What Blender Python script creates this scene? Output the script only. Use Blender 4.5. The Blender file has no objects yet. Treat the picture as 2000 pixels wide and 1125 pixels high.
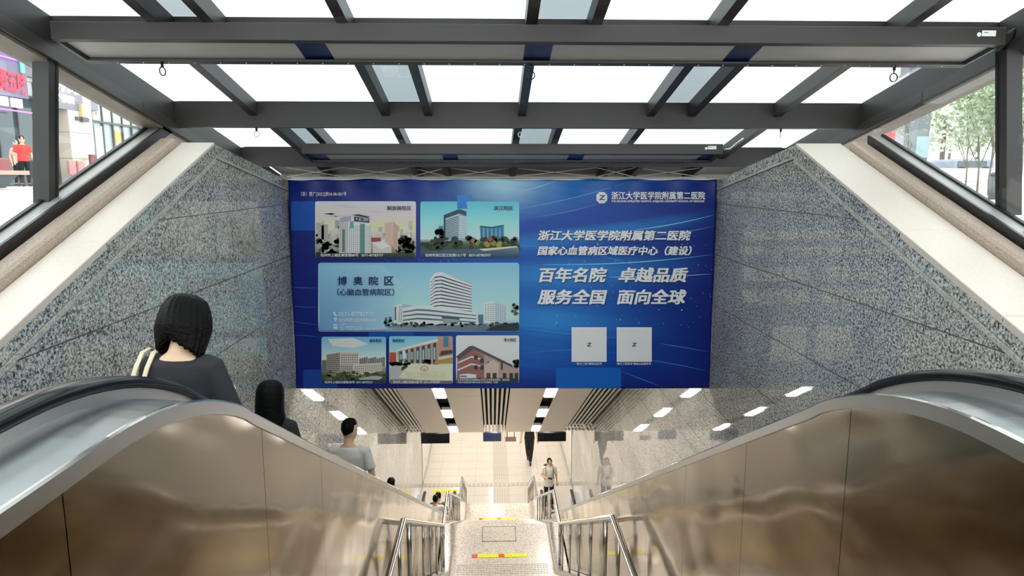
import bpy, bmesh, math, random
from mathutils import Vector, Matrix, noise as mnoise
random.seed(7)
sc = bpy.context.scene
C = 1.45                      # eye height above the upper landing (z = 0)
# ------------------------------------------------------------------ camera
PITCH = math.radians(9.0); YAW = math.radians(1.7); F = 1350.0
cam_d = bpy.data.cameras.new('camera'); cam = bpy.data.objects.new('camera', cam_d)
sc.collection.objects.link(cam); sc.camera = cam
cam_d.sensor_width = 36.0; cam_d.lens = 36.0 * F / 2000.0; cam_d.clip_start = 0.05; cam_d.clip_end = 500
cam.location = (0, 0, C); cam.rotation_euler = (math.pi / 2 - PITCH, 0, -YAW)
# ------------------------------------------------------------------ world, exposure
sc.view_settings.view_transform = 'Standard'; sc.view_settings.look = 'None'
sc.view_settings.exposure = 0.62; sc.view_settings.gamma = 1.0; sc.view_settings.use_curve_mapping = False
sc.cycles.max_bounces = 9; sc.cycles.diffuse_bounces = 4; sc.cycles.glossy_bounces = 5
sc.cycles.transparent_max_bounces = 24; sc.cycles.caustics_reflective = False; sc.cycles.caustics_refractive = False
sc.cycles.use_denoising = True; sc.cycles.sample_clamp_indirect = 6.0
world = bpy.data.worlds.new('overcast_sky'); sc.world = world; world.use_nodes = True
wn = world.node_tree; wn.nodes.clear()
w_out = wn.nodes.new('ShaderNodeOutputWorld'); w_bg = wn.nodes.new('ShaderNodeBackground')
w_tc = wn.nodes.new('ShaderNodeTexCoord'); w_no = wn.nodes.new('ShaderNodeTexNoise'); w_cr = wn.nodes.new('ShaderNodeValToRGB')
w_no.inputs['Scale'].default_value = 2.2; w_no.inputs['Detail'].default_value = 5
w_cr.color_ramp.elements[0].position = 0.3; w_cr.color_ramp.elements[0].color = (0.80, 0.88, 0.91, 1)
w_cr.color_ramp.elements[1].position = 0.75; w_cr.color_ramp.elements[1].color = (0.97, 1.0, 1.0, 1)
wn.links.new(w_tc.outputs['Generated'], w_no.inputs['Vector']); wn.links.new(w_no.outputs['Fac'], w_cr.inputs['Fac'])
wn.links.new(w_cr.outputs['Color'], w_bg.inputs['Color']); w_bg.inputs['Strength'].default_value = 2.1
wn.links.new(w_bg.outputs[0], w_out.inputs[0])

# large lamps of the station concourse (unseen ceiling lamps of the level hall)
def area_light(name, loc, rot, sx, sy, power, col=(1.0, 0.93, 0.84), cast=True):
    l = bpy.data.lights.new(name, 'AREA'); l.shape = 'RECTANGLE'; l.size = sx; l.size_y = sy
    l.energy = power; l.color = col
    o = bpy.data.objects.new(name, l); o.location = loc; o.rotation_euler = rot
    sc.collection.objects.link(o); return o
CE_SL = 0.544; CE_Y0 = 5.86            # sloped ceiling: drop below the eye = CE_SL * (y - CE_Y0)
CE_END = 19.3
def ceil_z(y): return C - CE_SL * (min(y, CE_END) - CE_Y0)
WARM = (1.0, 0.965, 0.915)
LAMP_Y = (9.5, 11.85, 14.15, 16.5, 18.85)
for ly in LAMP_Y:
    for lx in (-1.105, 1.235):
        area_light('slot_lamp_light', (lx, ly - 0.02, ceil_z(ly) - 0.035), (math.atan(-CE_SL), 0, 0), 0.2, 0.85, 20, WARM)
for hy in (19.9, 22.6, 25.4, 28.0):  # nearest row added to brighten the front of the man with the phone
    for hx in (-1.6, 0.1, 1.8):
        area_light('unseen_hall_light', (hx, hy, ceil_z(30) - 0.06), (0, 0, 0), 0.25, 1.4, 14, WARM)

# ------------------------------------------------------------------ projection helpers (photo pixel -> real plane)
cp, sp, cy_, sy_ = math.cos(PITCH), math.sin(PITCH), math.cos(YAW), math.sin(YAW)
FW = Vector((sy_ * cp, cy_ * cp, -sp)); RT = Vector((cy_, -sy_, 0)); UP = RT.cross(FW)
EYE = Vector((0, 0, C))
def ray(px, py): return FW * F + RT * (px - 1000) - UP * (py - 562.5)
def onX(px, py, X): r = ray(px, py); return EYE + r * (X / r.x)
def onY(px, py, Y): r = ray(px, py); return EYE + r * (Y / r.y)
def onZ(px, py, Z): r = ray(px, py); return EYE + r * ((Z - C) / r.z)
def proj(p):
    v = Vector(p) - EYE; d = v.dot(FW); return (1000 + F * v.dot(RT) / d, 562.5 - F * v.dot(UP) / d)

# ------------------------------------------------------------------ materials
def lin(h):
    h = h.lstrip('#'); o = []
    for i in (0, 2, 4):
        c = int(h[i:i + 2], 16) / 255.0; o.append(c / 12.92 if c <= 0.04045 else ((c + 0.055) / 1.055) ** 2.4)
    return (o[0], o[1], o[2], 1.0)
MATS = {}
def mat(name, col='#808080', rough=0.5, metal=0.0, spec=0.5, emit=None, estr=1.0, noise=None, bump=None, coat=0.0, aniso=None, ior=None):
    """noise=(scale, amount), bump=(scale, strength, distance)"""
    if name in MATS: return MATS[name]
    m = bpy.data.materials.new(name); m.use_nodes = True; nt = m.node_tree; b = nt.nodes['Principled BSDF']
    c = lin(col) if isinstance(col, str) else col
    b.inputs['Base Color'].default_value = c; b.inputs['Roughness'].default_value = rough
    b.inputs['Metallic'].default_value = metal; b.inputs['Specular IOR Level'].default_value = spec
    if ior: b.inputs['IOR'].default_value = ior
    if coat: b.inputs['Coat Weight'].default_value = coat; b.inputs['Coat Roughness'].default_value = 0.05
    if emit: b.inputs['Emission Color'].default_value = lin(emit); b.inputs['Emission Strength'].default_value = estr
    geo = nt.nodes.new('ShaderNodeNewGeometry')
    if noise:
        n = nt.nodes.new('ShaderNodeTexNoise'); n.inputs['Scale'].default_value = noise[0]; n.inputs['Detail'].default_value = 4
        nt.links.new(geo.outputs['Position'], n.inputs['Vector'])
        r = nt.nodes.new('ShaderNodeValToRGB'); a = noise[1]
        r.color_ramp.elements[0].position = 0.3; r.color_ramp.elements[1].position = 0.7
        r.color_ramp.elements[0].color = (c[0] * (1 - a), c[1] * (1 - a), c[2] * (1 - a), 1)
        r.color_ramp.elements[1].color = (min(1, c[0] * (1 + a)), min(1, c[1] * (1 + a)), min(1, c[2] * (1 + a)), 1)
        nt.links.new(n.outputs['Fac'], r.inputs['Fac']); nt.links.new(r.outputs['Color'], b.inputs['Base Color'])
    if bump:
        n = nt.nodes.new('ShaderNodeTexNoise'); n.inputs['Scale'].default_value = bump[0]; n.inputs['Detail'].default_value = 2
        nt.links.new(geo.outputs['Position'], n.inputs['Vector'])
        bp = nt.nodes.new('ShaderNodeBump'); bp.inputs['Strength'].default_value = bump[1]; bp.inputs['Distance'].default_value = bump[2]
        nt.links.new(n.outputs['Fac'], bp.inputs['Height']); nt.links.new(bp.outputs['Normal'], b.inputs['Normal'])
    MATS[name] = m; return m
def ramp(nt, src, stops):
    r = nt.nodes.new('ShaderNodeValToRGB'); e = r.color_ramp.elements
    while len(e) < len(stops): e.new(0.5)
    for i, (p, c) in enumerate(stops): e[i].position = p; e[i].color = lin(c) if isinstance(c, str) else c
    nt.links.new(src, r.inputs['Fac']); return r.outputs['Color']
def granite(name, stops, scale, rough, ior=1.5, wear=0.0):
    m = bpy.data.materials.new(name); m.use_nodes = True; nt = m.node_tree; b = nt.nodes['Principled BSDF']
    geo = nt.nodes.new('ShaderNodeNewGeometry')
    n = nt.nodes.new('ShaderNodeTexNoise'); n.inputs['Scale'].default_value = scale; n.inputs['Detail'].default_value = 3; n.inputs['Roughness'].default_value = 0.65
    n.inputs['Distortion'].default_value = 0.6
    nt.links.new(geo.outputs['Position'], n.inputs['Vector'])
    n2 = nt.nodes.new('ShaderNodeTexNoise'); n2.inputs['Scale'].default_value = 1.3; n2.inputs['Detail'].default_value = 2
    nt.links.new(geo.outputs['Position'], n2.inputs['Vector'])
    mm = nt.nodes.new('ShaderNodeMath'); mm.operation = 'MULTIPLY_ADD'; mm.inputs[1].default_value = 0.10; 
    nt.links.new(n2.outputs['Fac'], mm.inputs[0]); nt.links.new(n.outputs['Fac'], mm.inputs[2])
    nt.links.new(ramp(nt, mm.outputs[0], stops), b.inputs['Base Color'])
    b.inputs['Roughness'].default_value = rough; b.inputs['IOR'].default_value = ior
    MATS[name] = m; return m
GR = granite('polished_grey_granite', [(0.43, '#42423f'), (0.51, '#8a8984'), (0.59, '#c4c3bc'), (0.70, '#e2e0d8')], 62, 0.018, 1.55)
GR_EDGE = granite('grey_granite_edge', [(0.40, '#86857f'), (0.52, '#b7b5ae'), (0.64, '#d4d2ca')], 78, 0.3, 1.5)
CAPST = granite('cream_granite', [(0.3, '#cbbfb2'), (0.55, '#dacdc0'), (0.75, '#e3d7cb')], 120, 0.45)
CURB = granite('beige_granite', [(0.38, '#8e7c6c'), (0.55, '#a99786'), (0.7, '#b9a797')], 110, 0.5)
STAIR = granite('speckled_cream_granite', [(0.40, '#7d7266'), (0.50, '#bdb1a1'), (0.60, '#ddd3c4'), (0.72, '#ece5d8')], 55, 0.3)
HALLF = granite('pale_floor_granite', [(0.35, '#cdc5b9'), (0.55, '#dcd5ca'), (0.7, '#e8e2d9')], 40, 0.16)
STEEL_DK = mat('dark_grey_painted_steel', '#2c2927', 0.42, 0.0, 0.5, noise=(3.0, 0.08))
STEEL_DK2 = mat('dark_grey_aluminium', '#393634', 0.38, 0.1, 0.5, noise=(5, 0.06))
ROOFP = mat('grey_roof_panel', '#6a6866', 0.5)
BLACK = mat('black_gasket', '#0c0c0c', 0.5)
RUB = mat('black_handrail_rubber', '#0c0c0d', 0.2, 0, 0.3)
SS = mat('stainless_tube', '#c9c5bf', 0.16, 1.0)
BRUSH = mat('brushed_steel_deck', '#b9bbbb', 0.30, 1.0, noise=(2.5, 0.12))
TRIM = mat('satin_steel_trim', '#d2d0cd', 0.30, 1.0)
GREYPAN = mat('grey_trough_panel', '#b4b1ad', 0.45, noise=(4, 0.05))
NAVY = mat('navy_film', '#0a1a45', 0.3)
WHITE = mat('white_paint', '#f2f2f0', 0.5)
BEIGEP = mat('beige_aluminium_ceiling_panel', '#e9dfd2', 0.4, 0.0)
SLATW = mat('white_slat', '#f3efe8', 0.45)
VOID = mat('black_ceiling_void', '#070707', 0.9)
LAMP = mat('lamp_diffuser', '#ffffff', 0.5, emit='#fff8ec', estr=7.0)
STREET = mat('pale_paving', '#cfcac8', 0.7, noise=(1.2, 0.05))
CREAMW = mat('cream_hall_wall', '#ece6dc', 0.12, 0, 0.5, noise=(1.5, 0.03))
YEL = mat('yellow_tape', '#f2ee18', 0.5); RED = mat('red_print', '#d8362c', 0.5)
SKIN = mat('skin', '#e9bd98', 0.5); HAIR = mat('black_hair', '#040404', 0.5, 0, 0.12, bump=(60, 0.5, 0.01))
# cladding: polished bronze-toned stainless, oil-canned
def cladding(name, col, wav):
    m = bpy.data.materials.new(name); m.use_nodes = True; nt = m.node_tree; b = nt.nodes['Principled BSDF']
    b.inputs['Base Color'].default_value = lin(col); b.inputs['Metallic'].default_value = 1.0; b.inputs['Roughness'].default_value = 0.13
    geo = nt.nodes.new('ShaderNodeNewGeometry'); mp = nt.nodes.new('ShaderNodeMapping'); mp.inputs['Scale'].default_value = (1, 0.8, 1.6)
    nt.links.new(geo.outputs['Position'], mp.inputs['Vector'])
    n = nt.nodes.new('ShaderNodeTexNoise'); n.inputs['Scale'].default_value = 1.6; n.inputs['Detail'].default_value = 0.5
    nt.links.new(mp.outputs[0], n.inputs['Vector'])
    bp = nt.nodes.new('ShaderNodeBump'); bp.inputs['Strength'].default_value = wav; bp.inputs['Distance'].default_value = 0.06
    nt.links.new(n.outputs['Fac'], bp.inputs['Height']); nt.links.new(bp.outputs['Normal'], b.inputs['Normal'])
    n3 = nt.nodes.new('ShaderNodeTexNoise'); n3.inputs['Scale'].default_value = 5; nt.links.new(geo.outputs['Position'], n3.inputs['Vector'])
    mr = nt.nodes.new('ShaderNodeMapRange'); mr.inputs['To Min'].default_value = 0.06; mr.inputs['To Max'].default_value = 0.15
    nt.links.new(n3.outputs['Fac'], mr.inputs['Value']); nt.links.new(mr.outputs[0], b.inputs['Roughness'])
    MATS[name] = m; return m
CLAD = cladding('bronze_toned_stainless', '#b6ab9b', 0.24)
def glass_mat(name, tint, refl=0.06):
    m = bpy.data.materials.new(name); m.use_nodes = True; nt = m.node_tree; nt.nodes.clear()
    o = nt.nodes.new('ShaderNodeOutputMaterial'); t = nt.nodes.new('ShaderNodeBsdfTransparent'); g = nt.nodes.new('ShaderNodeBsdfGlossy')
    t.inputs[0].default_value = tint; g.inputs['Roughness'].default_value = 0.02; g.inputs[0].default_value = (1, 1, 1, 1)
    lw = nt.nodes.new('ShaderNodeLayerWeight'); lw.inputs['Blend'].default_value = 0.5
    pw = nt.nodes.new('ShaderNodeMath'); pw.operation = 'POWER'; pw.inputs[1].default_value = 5.0
    fr = nt.nodes.new('ShaderNodeMath'); fr.operation = 'MULTIPLY_ADD'; fr.inputs[1].default_value = 0.8; fr.inputs[2].default_value = 0.03; fr.use_clamp = True
    nt.links.new(lw.outputs['Facing'], pw.inputs[0]); nt.links.new(pw.outputs[0], fr.inputs[0])
    mx = nt.nodes.new('ShaderNodeMixShader')
    nt.links.new(fr.outputs[0], mx.inputs[0]); nt.links.new(t.outputs[0], mx.inputs[1]); nt.links.new(g.outputs[0], mx.inputs[2])
    nt.links.new(mx.outputs[0], o.inputs[0]); MATS[name] = m; return m
GLASS = glass_mat('clear_roof_glass', (0.78, 0.81, 0.81, 1))
GLASS_T = glass_mat('tinted_roof_glass', (0.46, 0.485, 0.495, 1))
GLASS_S = glass_mat('side_glass', (0.96, 0.97, 0.965, 1))
def vcol_mat(name, rough=0.45, spec=0.5):
    if name in MATS: return MATS[name]
    m = bpy.data.materials.new(name); m.use_nodes = True; nt = m.node_tree; b = nt.nodes['Principled BSDF']
    a = nt.nodes.new('ShaderNodeVertexColor'); a.layer_name = 'Col'
    nt.links.new(a.outputs['Color'], b.inputs['Base Color']); b.inputs['Roughness'].default_value = rough
    b.inputs['Specular IOR Level'].default_value = spec
    MATS[name] = m; return m

# ------------------------------------------------------------------ object helpers
def link(o, parent=None):
    sc.collection.objects.link(o)
    if parent is not None: o.parent = parent; o.matrix_parent_inverse = parent.matrix_basis.inverted() if parent.type == 'EMPTY' or True else Matrix()
    return o
def from_bm(name, bm, m, parent=None, smooth=False):
    me = bpy.data.meshes.new(name); bmesh.ops.recalc_face_normals(bm, faces=bm.faces)
    bm.to_mesh(me); bm.free()
    if m: me.materials.append(m)
    if smooth:
        for p in me.polygons: p.use_smooth = True
    o = bpy.data.objects.new(name, me); link(o, parent); return o
def tag(o, label=None, cat=None, group=None, kind=None):
    if label: o['label'] = label
    if cat: o['category'] = cat
    if group: o['group'] = group
    if kind: o['kind'] = kind
    return o
def empty(name, loc=(0, 0, 0), rz=0.0):
    o = bpy.data.objects.new(name, None); o.location = loc; o.rotation_euler = (0, 0, rz); o.empty_display_size = 0.1
    sc.collection.objects.link(o); o.matrix_basis  # noqa
    return o
def child_local(o, parent):
    """parent without compensation: o is modelled in the parent's own space"""
    o.parent = parent; o.matrix_parent_inverse = Matrix(); return o
def box_bm(x0, x1, y0, y1, z0, z1, bm=None, bev=0.0):
    bm = bm or bmesh.new()
    if x0 > x1: x0, x1 = x1, x0
    if y0 > y1: y0, y1 = y1, y0
    if z0 > z1: z0, z1 = z1, z0
    vs = [bm.verts.new(p) for p in ((x0, y0, z0), (x1, y0, z0), (x1, y1, z0), (x0, y1, z0), (x0, y0, z1), (x1, y0, z1), (x1, y1, z1), (x0, y1, z1))]
    for f in ((0, 3, 2, 1), (4, 5, 6, 7), (0, 1, 5, 4), (1, 2, 6, 5), (2, 3, 7, 6), (3, 0, 4, 7)): bm.faces.new([vs[i] for i in f])
    if bev: bmesh.ops.bevel(bm, geom=list(bm.edges), offset=bev, segments=1, affect='EDGES')
    return bm
def box(name, x0, x1, y0, y1, z0, z1, m, parent=None, bev=0.0):
    return from_bm(name, box_bm(x0, x1, y0, y1, z0, z1, None, bev), m, parent)
def hexa(bm, a, b):
    """two quads (4 pts each) joined into a solid"""
    va = [bm.verts.new(p) for p in a]; vb = [bm.verts.new(p) for p in b]; n = len(a)
    bm.faces.new(va); bm.faces.new(list(reversed(vb)))
    for i in range(n): bm.faces.new((va[i], vb[i], vb[(i + 1) % n], va[(i + 1) % n]))
    return bm
def slope_bar(name, x0, x1, y0, y1, zt, h, m, parent=None, bev=0.0):
    """bar along y whose top follows function zt(y), height h"""
    bm = bmesh.new()
    hexa(bm, [(x0, y0, zt(y0)), (x1, y0, zt(y0)), (x1, y0, zt(y0) - h), (x0, y0, zt(y0) - h)],
             [(x0, y1, zt(y1)), (x1, y1, zt(y1)), (x1, y1, zt(y1) - h), (x0, y1, zt(y1) - h)])
    if bev: bmesh.ops.bevel(bm, geom=list(bm.edges), offset=bev, segments=1, affect='EDGES')
    return from_bm(name, bm, m, parent)
def prism_x(name, prof, x0, x1, m, parent=None):
    """polygon in (y, z) extruded in x"""
    return from_bm(name, hexa(bmesh.new(), [(x0, y, z) for y, z in prof], [(x1, y, z) for y, z in prof]), m, parent)
def tube_bm(pts, r, seg=10, bm=None, cap=True):
    bm = bm or bmesh.new(); pts = [Vector(p) for p in pts]; n = len(pts); rings = []
    rr = r if isinstance(r, (list, tuple)) else [r] * n
    t0 = (pts[1] - pts[0]).normalized()
    up = Vector((0, 0, 1)) if abs(t0.z) < 0.9 else Vector((1, 0, 0)); nrm = t0.cross(up).normalized()
    for i, p in enumerate(pts):
        if i == 0: t = pts[1] - pts[0]
        elif i == n - 1: t = pts[-1] - pts[-2]
        else: t = (pts[i + 1] - p).normalized() + (p - pts[i - 1]).normalized()
        t.normalize(); nrm = (nrm - t * nrm.dot(t)).normalized(); bi = t.cross(nrm)
        k = 1.0
        if 0 < i < n - 1:
            c = (pts[i] - pts[i - 1]).normalized().dot(t); k = 1 / max(c, 0.5)
        ra = rr[i]; ra = ra if isinstance(ra, (list, tuple)) else (ra, ra)
        rings.append([bm.verts.new(p + nrm * math.cos(a) * ra[0] * 1.0 + bi * math.sin(a) * ra[1]) for a in [2 * math.pi * j / seg for j in range(seg)]])
    for a, b in zip(rings, rings[1:]):
        for j in range(seg): bm.faces.new((a[j], a[(j + 1) % seg], b[(j + 1) % seg], b[j]))
    if cap:
        bm.faces.new(list(reversed(rings[0]))); bm.faces.new(rings[-1])
    return bm
def tube(name, pts, r, m, parent=None, seg=10, smooth=True): return from_bm(name, tube_bm(pts, r, seg), m, parent, smooth)
def arc(cx, cy, r, a0, a1, n): return [(cx + r * math.cos(a0 + (a1 - a0) * i / n), cy + r * math.sin(a0 + (a1 - a0) * i / n)) for i in range(n + 1)]
def clip(poly, a, b, c):
    """keep a*y + b*z + c >= 0"""
    out = []
    for i in range(len(poly)):
        p, q = poly[i], poly[(i + 1) % len(poly)]; dp = a * p[0] + b * p[1] + c; dq = a * q[0] + b * q[1] + c
        if dp >= 0: out.append(p)
        if (dp >= 0) != (dq >= 0):
            t = dp / (dp - dq); out.append((p[0] + (q[0] - p[0]) * t, p[1] + (q[1] - p[1]) * t))
    return out
def area2(poly): return abs(sum(poly[i][0] * poly[(i + 1) % len(poly)][1] - poly[(i + 1) % len(poly)][0] * poly[i][1] for i in range(len(poly)))) / 2
# ================================================================== setting: walls, floor, stairs, ceiling
WL, WR = -2.43, 2.74                      # inner faces of the granite side walls
PKY = 6.25; PKZ = C + 0.30               # the peak of each wall
LSL, LSR = 0.384, 0.384                   # slope of the parapet on each side
Y_BAN = 8.35
def top_z(side, y):
    s = LSL if side < 0 else LSR
    if y <= PKY: return max(PKZ - s * (PKY - y), PKZ - s * (PKY - 2.6))
    return PKZ - (y - PKY) * 0.150
DK_Y0, DK_S = 2.12, 0.552                # escalator deck: drop = 0.64 before, then along the incline
def deck_h(y, base=0.63, R=1.9):
    k = R * math.tan(math.atan(DK_S) / 2)
    if y < DK_Y0 - k: return base
    if y > DK_Y0 + k:
        return base + DK_S * (y - DK_Y0)
    d = y - (DK_Y0 - k); return base + d * d / (2 * R) * 1.04
FLOOR_H = 10.5; FZ = C - FLOOR_H
W_END = 22.75
STONE_Y0 = 1.02
for side, X, nm in ((-1, WL, 'wall_left'), (1, WR, 'wall_right')):
    dep = 0.6; xo = X + side * dep; xb = X + side * 0.022
    prof = [(-1.5, -0.25), (-1.5, top_z(side, 0) - 0.05), (2.6, top_z(side, 2.6) - 0.05), (PKY, PKZ - 0.05), (8.6, top_z(side, 8.6) - 0.05),
            (9.0, C - 0.3), (9.0, ceil_z(9.0) + 0.4), (CE_END, ceil_z(CE_END) + 0.5), (W_END, ceil_z(30) + 0.5), (W_END, FZ - 0.2), (20.5, FZ - 0.2), (3.5, -1.8)]
    w = prism_x(nm, prof, xb, xo, GR_EDGE); tag(w, kind='structure')
    # border stones along the two edges of the gable and the granite slabs below
    bw = 0.125
    def zt(y): return top_z(side, y)
    cuts = [2.6, 3.38, 4.2, 5.05, PKY] if side < 0 else [2.6, 3.5, 4.4, 5.35, PKY]
    for a, b in zip([-1.5] + cuts[:-1], cuts):
        slope_bar('border_stone', X - side * 0.006, xb, a + 0.003, b - 0.003, zt, bw - 0.006, GR, w)
    for a, b in ((PKY, 7.5), (7.5, 8.6)):
        slope_bar('border_stone', X - side * 0.006, xb, a + 0.003, b - 0.003, zt, bw * 0.8, GR, w)
    slope_bar('groove_moulding', X - side * 0.016, xb, -1.5, 2.6, lambda y: zt(y) - bw, 0.03, GR_EDGE, w)
    slope_bar('groove_moulding', X - side * 0.016, xb, 2.6, PKY, lambda y: zt(y) - bw, 0.03, GR_EDGE, w)
    slope_bar('groove_moulding', X - side * 0.012, xb, PKY, 8.6, lambda y: zt(y) - bw * 0.8, 0.022, GR_EDGE, w)
    # slabs
    s = LSL if side < 0 else LSR
    yy0 = 0.10 if side < 0 else 1.02 - 0.03
    H0s = [-0.32, 0.30, 0.92, 1.54, 2.16, 2.78, 3.4, 4.02, 4.64, 5.26, 5.88, 6.5, 7.12, 7.74, 8.36, 8.98, 9.6, 10.22, 10.84]
    j = 0.004
    for c in range(23):
        ya = yy0 + 1.075 * c - 1.075; yb = ya + 1.075
        for H in H0s:
            poly = [(ya + j, C - H - j), (yb - j, C - H - j), (yb - j, C - H - 0.62 + j), (ya + j, C - H - 0.62 + j)]
            d = bw + 0.028
            if ya < PKY:
                poly = clip(poly, s, -1, PKZ - s * PKY - d)                       # below the parapet line
            poly = clip(poly, -0.150, -1, PKZ + 0.150 * PKY - d * 0.82) if poly else poly
            if poly: poly = clip(poly, -1, 0, W_END - 0.01)
            if poly and ya > 8.3: poly = clip(poly, -CE_SL, -1, C + CE_SL * CE_Y0 + 0.35)
            if poly: poly = clip(poly, DK_S, 1, -(C - 0.64 - 0.62 + DK_S * DK_Y0))     # above the escalator
            if poly: poly = clip(poly, 0, 1, -(FZ + 0.003))
            if not poly or len(poly) < 3 or area2(poly) < 0.004: continue
            prism_x('granite_slab', poly, X, xb - side * 0.001, GR, w)
    # cream cap slabs and beige rounded curb
    capw = 0.27 if side < 0 else 0.40
    zt2 = lambda y: zt(y) + 0.012
    for a, b in zip([-1.5, 2.6, 3.36, 4.42], [2.6, 3.36, 4.42, 6.5]) if side < 0 else zip([-1.5, 2.6, 3.55, 4.55], [2.6, 3.55, 4.55, 6.5]):
        if b > PKY: 
            slope_bar('cap_slab', X - side * 0.008, X + side * capw, a + .003, PKY, zt2, 0.03, CAPST, w, 0.004)
        else: slope_bar('cap_slab', X - side * 0.008, X + side * capw, a + .003, b - .003, zt2, 0.05, CAPST, w, 0.004)
    xa = X + side * (capw + 0.004); xb2 = X + side * (capw + 0.13)
    for a, b in zip([-1.5, 2.6, 3.5, 4.62], [2.6, 3.5, 4.62, 6.16]) if side < 0 else zip([-1.5, 2.6, 3.9, 4.95], [2.6, 3.9, 4.95, 6.1]):
        bm = bmesh.new(); pf = []
        for dx, dz in ((0, -0.02), (0, 0.04), (0.012, 0.066), (0.04, 0.076), (0.13, 0.076), (0.13, -0.02)): pf.append((X + side * (capw + 0.004 + dx), dz))
        hexa(bm, [(x, a + .003, zt(a) + z) for x, z in pf], [(x, b - .003, zt(b) + z) for x, z in pf])
        from_bm('curb_stone', bm, CURB, w)
    # steel corner strip at the far end of the granite
    box('corner_strip', X - side * 0.012, X + side * 0.05, W_END - 0.03, W_END + 0.012, FZ, ceil_z(30), TRIM, w)

# hall walls beyond the granite
for side, X, nm in ((-1, WL, 'wall_hall_left'), (1, WR, 'wall_hall_right')):
    w = box(nm, X, X + side * 0.3, W_END + 0.02, 29.0, FZ - 0.1, ceil_z(30) + 0.5, CREAMW); tag(w, kind='structure')
    b = box('baseboard_' + ('left' if side < 0 else 'right'), X - side * 0.015, X - side * 0.001, W_END + 0.02, 28.9, FZ + 0.002, FZ + 0.12, TRIM); tag(b, kind='structure')
wf = box('wall_back', -3.2, 3.4, 28.9, 29.1, FZ - 0.1, ceil_z(30) + 0.5, CREAMW); tag(wf, kind='structure')
bb = box('baseboard_back', -2.49, 2.72, 28.88, 28.899, FZ + 0.002, FZ + 0.14, TRIM); tag(bb, kind='structure')
wb = box('wall_unseen_entrance', -3.1, 3.3, -6.2, -6.0, -0.2, 1.0, CREAMW); tag(wb, kind='structure')  # unseen wall behind the camera, added to give the panels something to reflect

# hall floor: base + tiles
fl = box('floor', -3.0, 3.2, 20.6, 29.0, FZ - 0.25, FZ - 0.012, GR_EDGE); tag(fl, kind='structure')
tile_m = {}
def tile_obj(name, w, d, m, par, x, y, z, h=0.012, bev=0.002):
    k = (name, round(w, 3), round(d, 3), m.name, round(h, 3))
    if k not in tile_m:
        bm = box_bm(0, w, 0, d, -h, 0, None, bev); o = from_bm(name, bm, m, None); tile_m[k] = o.data
        o.location = (x, y, z); o.parent = par; return o
    o = bpy.data.objects.new(name, tile_m[k]); sc.collection.objects.link(o); o.location = (x, y, z); o.parent = par; return o
SPX0, SPX1 = 0.02, 0.56                     # tactile path
xs = [WL + 0.01, -1.88, -1.24, -0.61, SPX0, SPX1, 1.1, 1.64, 2.18, WR - 0.01]
rows = [20.62, 21.2, 21.85, 22.5, 22.8, 23.4, 24.02, 24.7, 25.4, 26.1, 26.8, 27.5, 28.2, 28.86]
TACT = mat('tactile_grey_paving', '#cfc8bd', 0.5)
TACT_D = mat('tactile_grey_bar', '#c4b9a9', 0.5)
for a, b in zip(rows, rows[1:]):
    for x0, x1 in zip(xs, xs[1:]):
        strip = abs(a - 22.5) < 0.01; path = abs(x0 - SPX0) < 0.01
        tile_obj('floor_tile', x1 - x0 - 0.006, b - a - 0.006, TACT if (strip or path) else HALLF, fl, x0 + .003, a + .003, FZ)
bm = bmesh.new()
for k in range(34):
    x = WL + 0.06 + k * 0.152
    box_bm(x, x + 0.09, 22.54, 22.76, FZ + 0.001, FZ + 0.008, bm)
tag(from_bm('tactile_bar', bm, TACT_D, fl), kind='stuff')
bm = bmesh.new()
y = 20.7
while y < 28.6:
    if not (22.3 < y < 22.82):
        for k in range(6): box_bm(SPX0 + 0.05 + k * 0.08, SPX0 + 0.08 + k * 0.08, y, y + 0.27, FZ + 0.001, FZ + 0.007, bm)
    y += 0.34
tag(from_bm('tactile_rib', bm, TACT_D, fl), kind='stuff')

# upper landing and stairs
XS0, XS1 = -0.925, 1.265
up = box('floor_landing', -3.1, 3.3, -6.0, 0.62, -0.25, -0.0, STAIR); tag(up, kind='structure')
stair = empty('stairs_1', (0.1, 6, C - 4)); tag(stair, kind='structure')
def flight(y0, H0, n, rise, tread):
    for i in range(1, n):
        z = C - H0 - i * rise; ya = y0 + (i - 1) * tread
        bm = box_bm(XS0, XS1, ya, ya + tread + 0.02, z - rise, z, None, 0.006)
        s = from_bm('stair_step', bm, STAIR, stair)
        for k in range(2):
            b = box('tread_groove', XS0 + 0.1, XS1 - 0.1, ya + 0.03 + 0.035 * k, ya + 0.045 + 0.035 * k, z + 0.0005, z + 0.003, TACT_D, s)
flight(0.62, 1.45, 17, 0.153, 0.28)          # to landing 1
LND = [(5.1, 6.15, 4.05), (10.5, 12.45, 6.6), (16.9, 18.1, 8.95)]
flight(6.15, 4.05, 17, 0.15, 0.272)
flight(12.45, 6.6, 16, 0.147, 0.2965)
flight(18.1, 8.95, 10, 0.155, 0.278)
for a, b, H in LND:
    l = box('stair_landing', XS0, XS1, a, b, C - H - 0.2, C - H, STAIR, stair, 0.004)
# solid under the stair so nothing shows below
us = prism_x('stair_carriage', [(0.62, -0.26), (5.1, C - 4.27), (6.15, C - 4.27), (10.5, C - 6.82), (12.45, C - 6.85), (16.9, C - 9.2), (18.1, C - 9.17), (20.6, FZ - 0.2), (20.6, FZ - 0.6), (18, C - 9.7), (0.62, -0.9)], XS0, XS1, GR_EDGE, stair)
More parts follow.
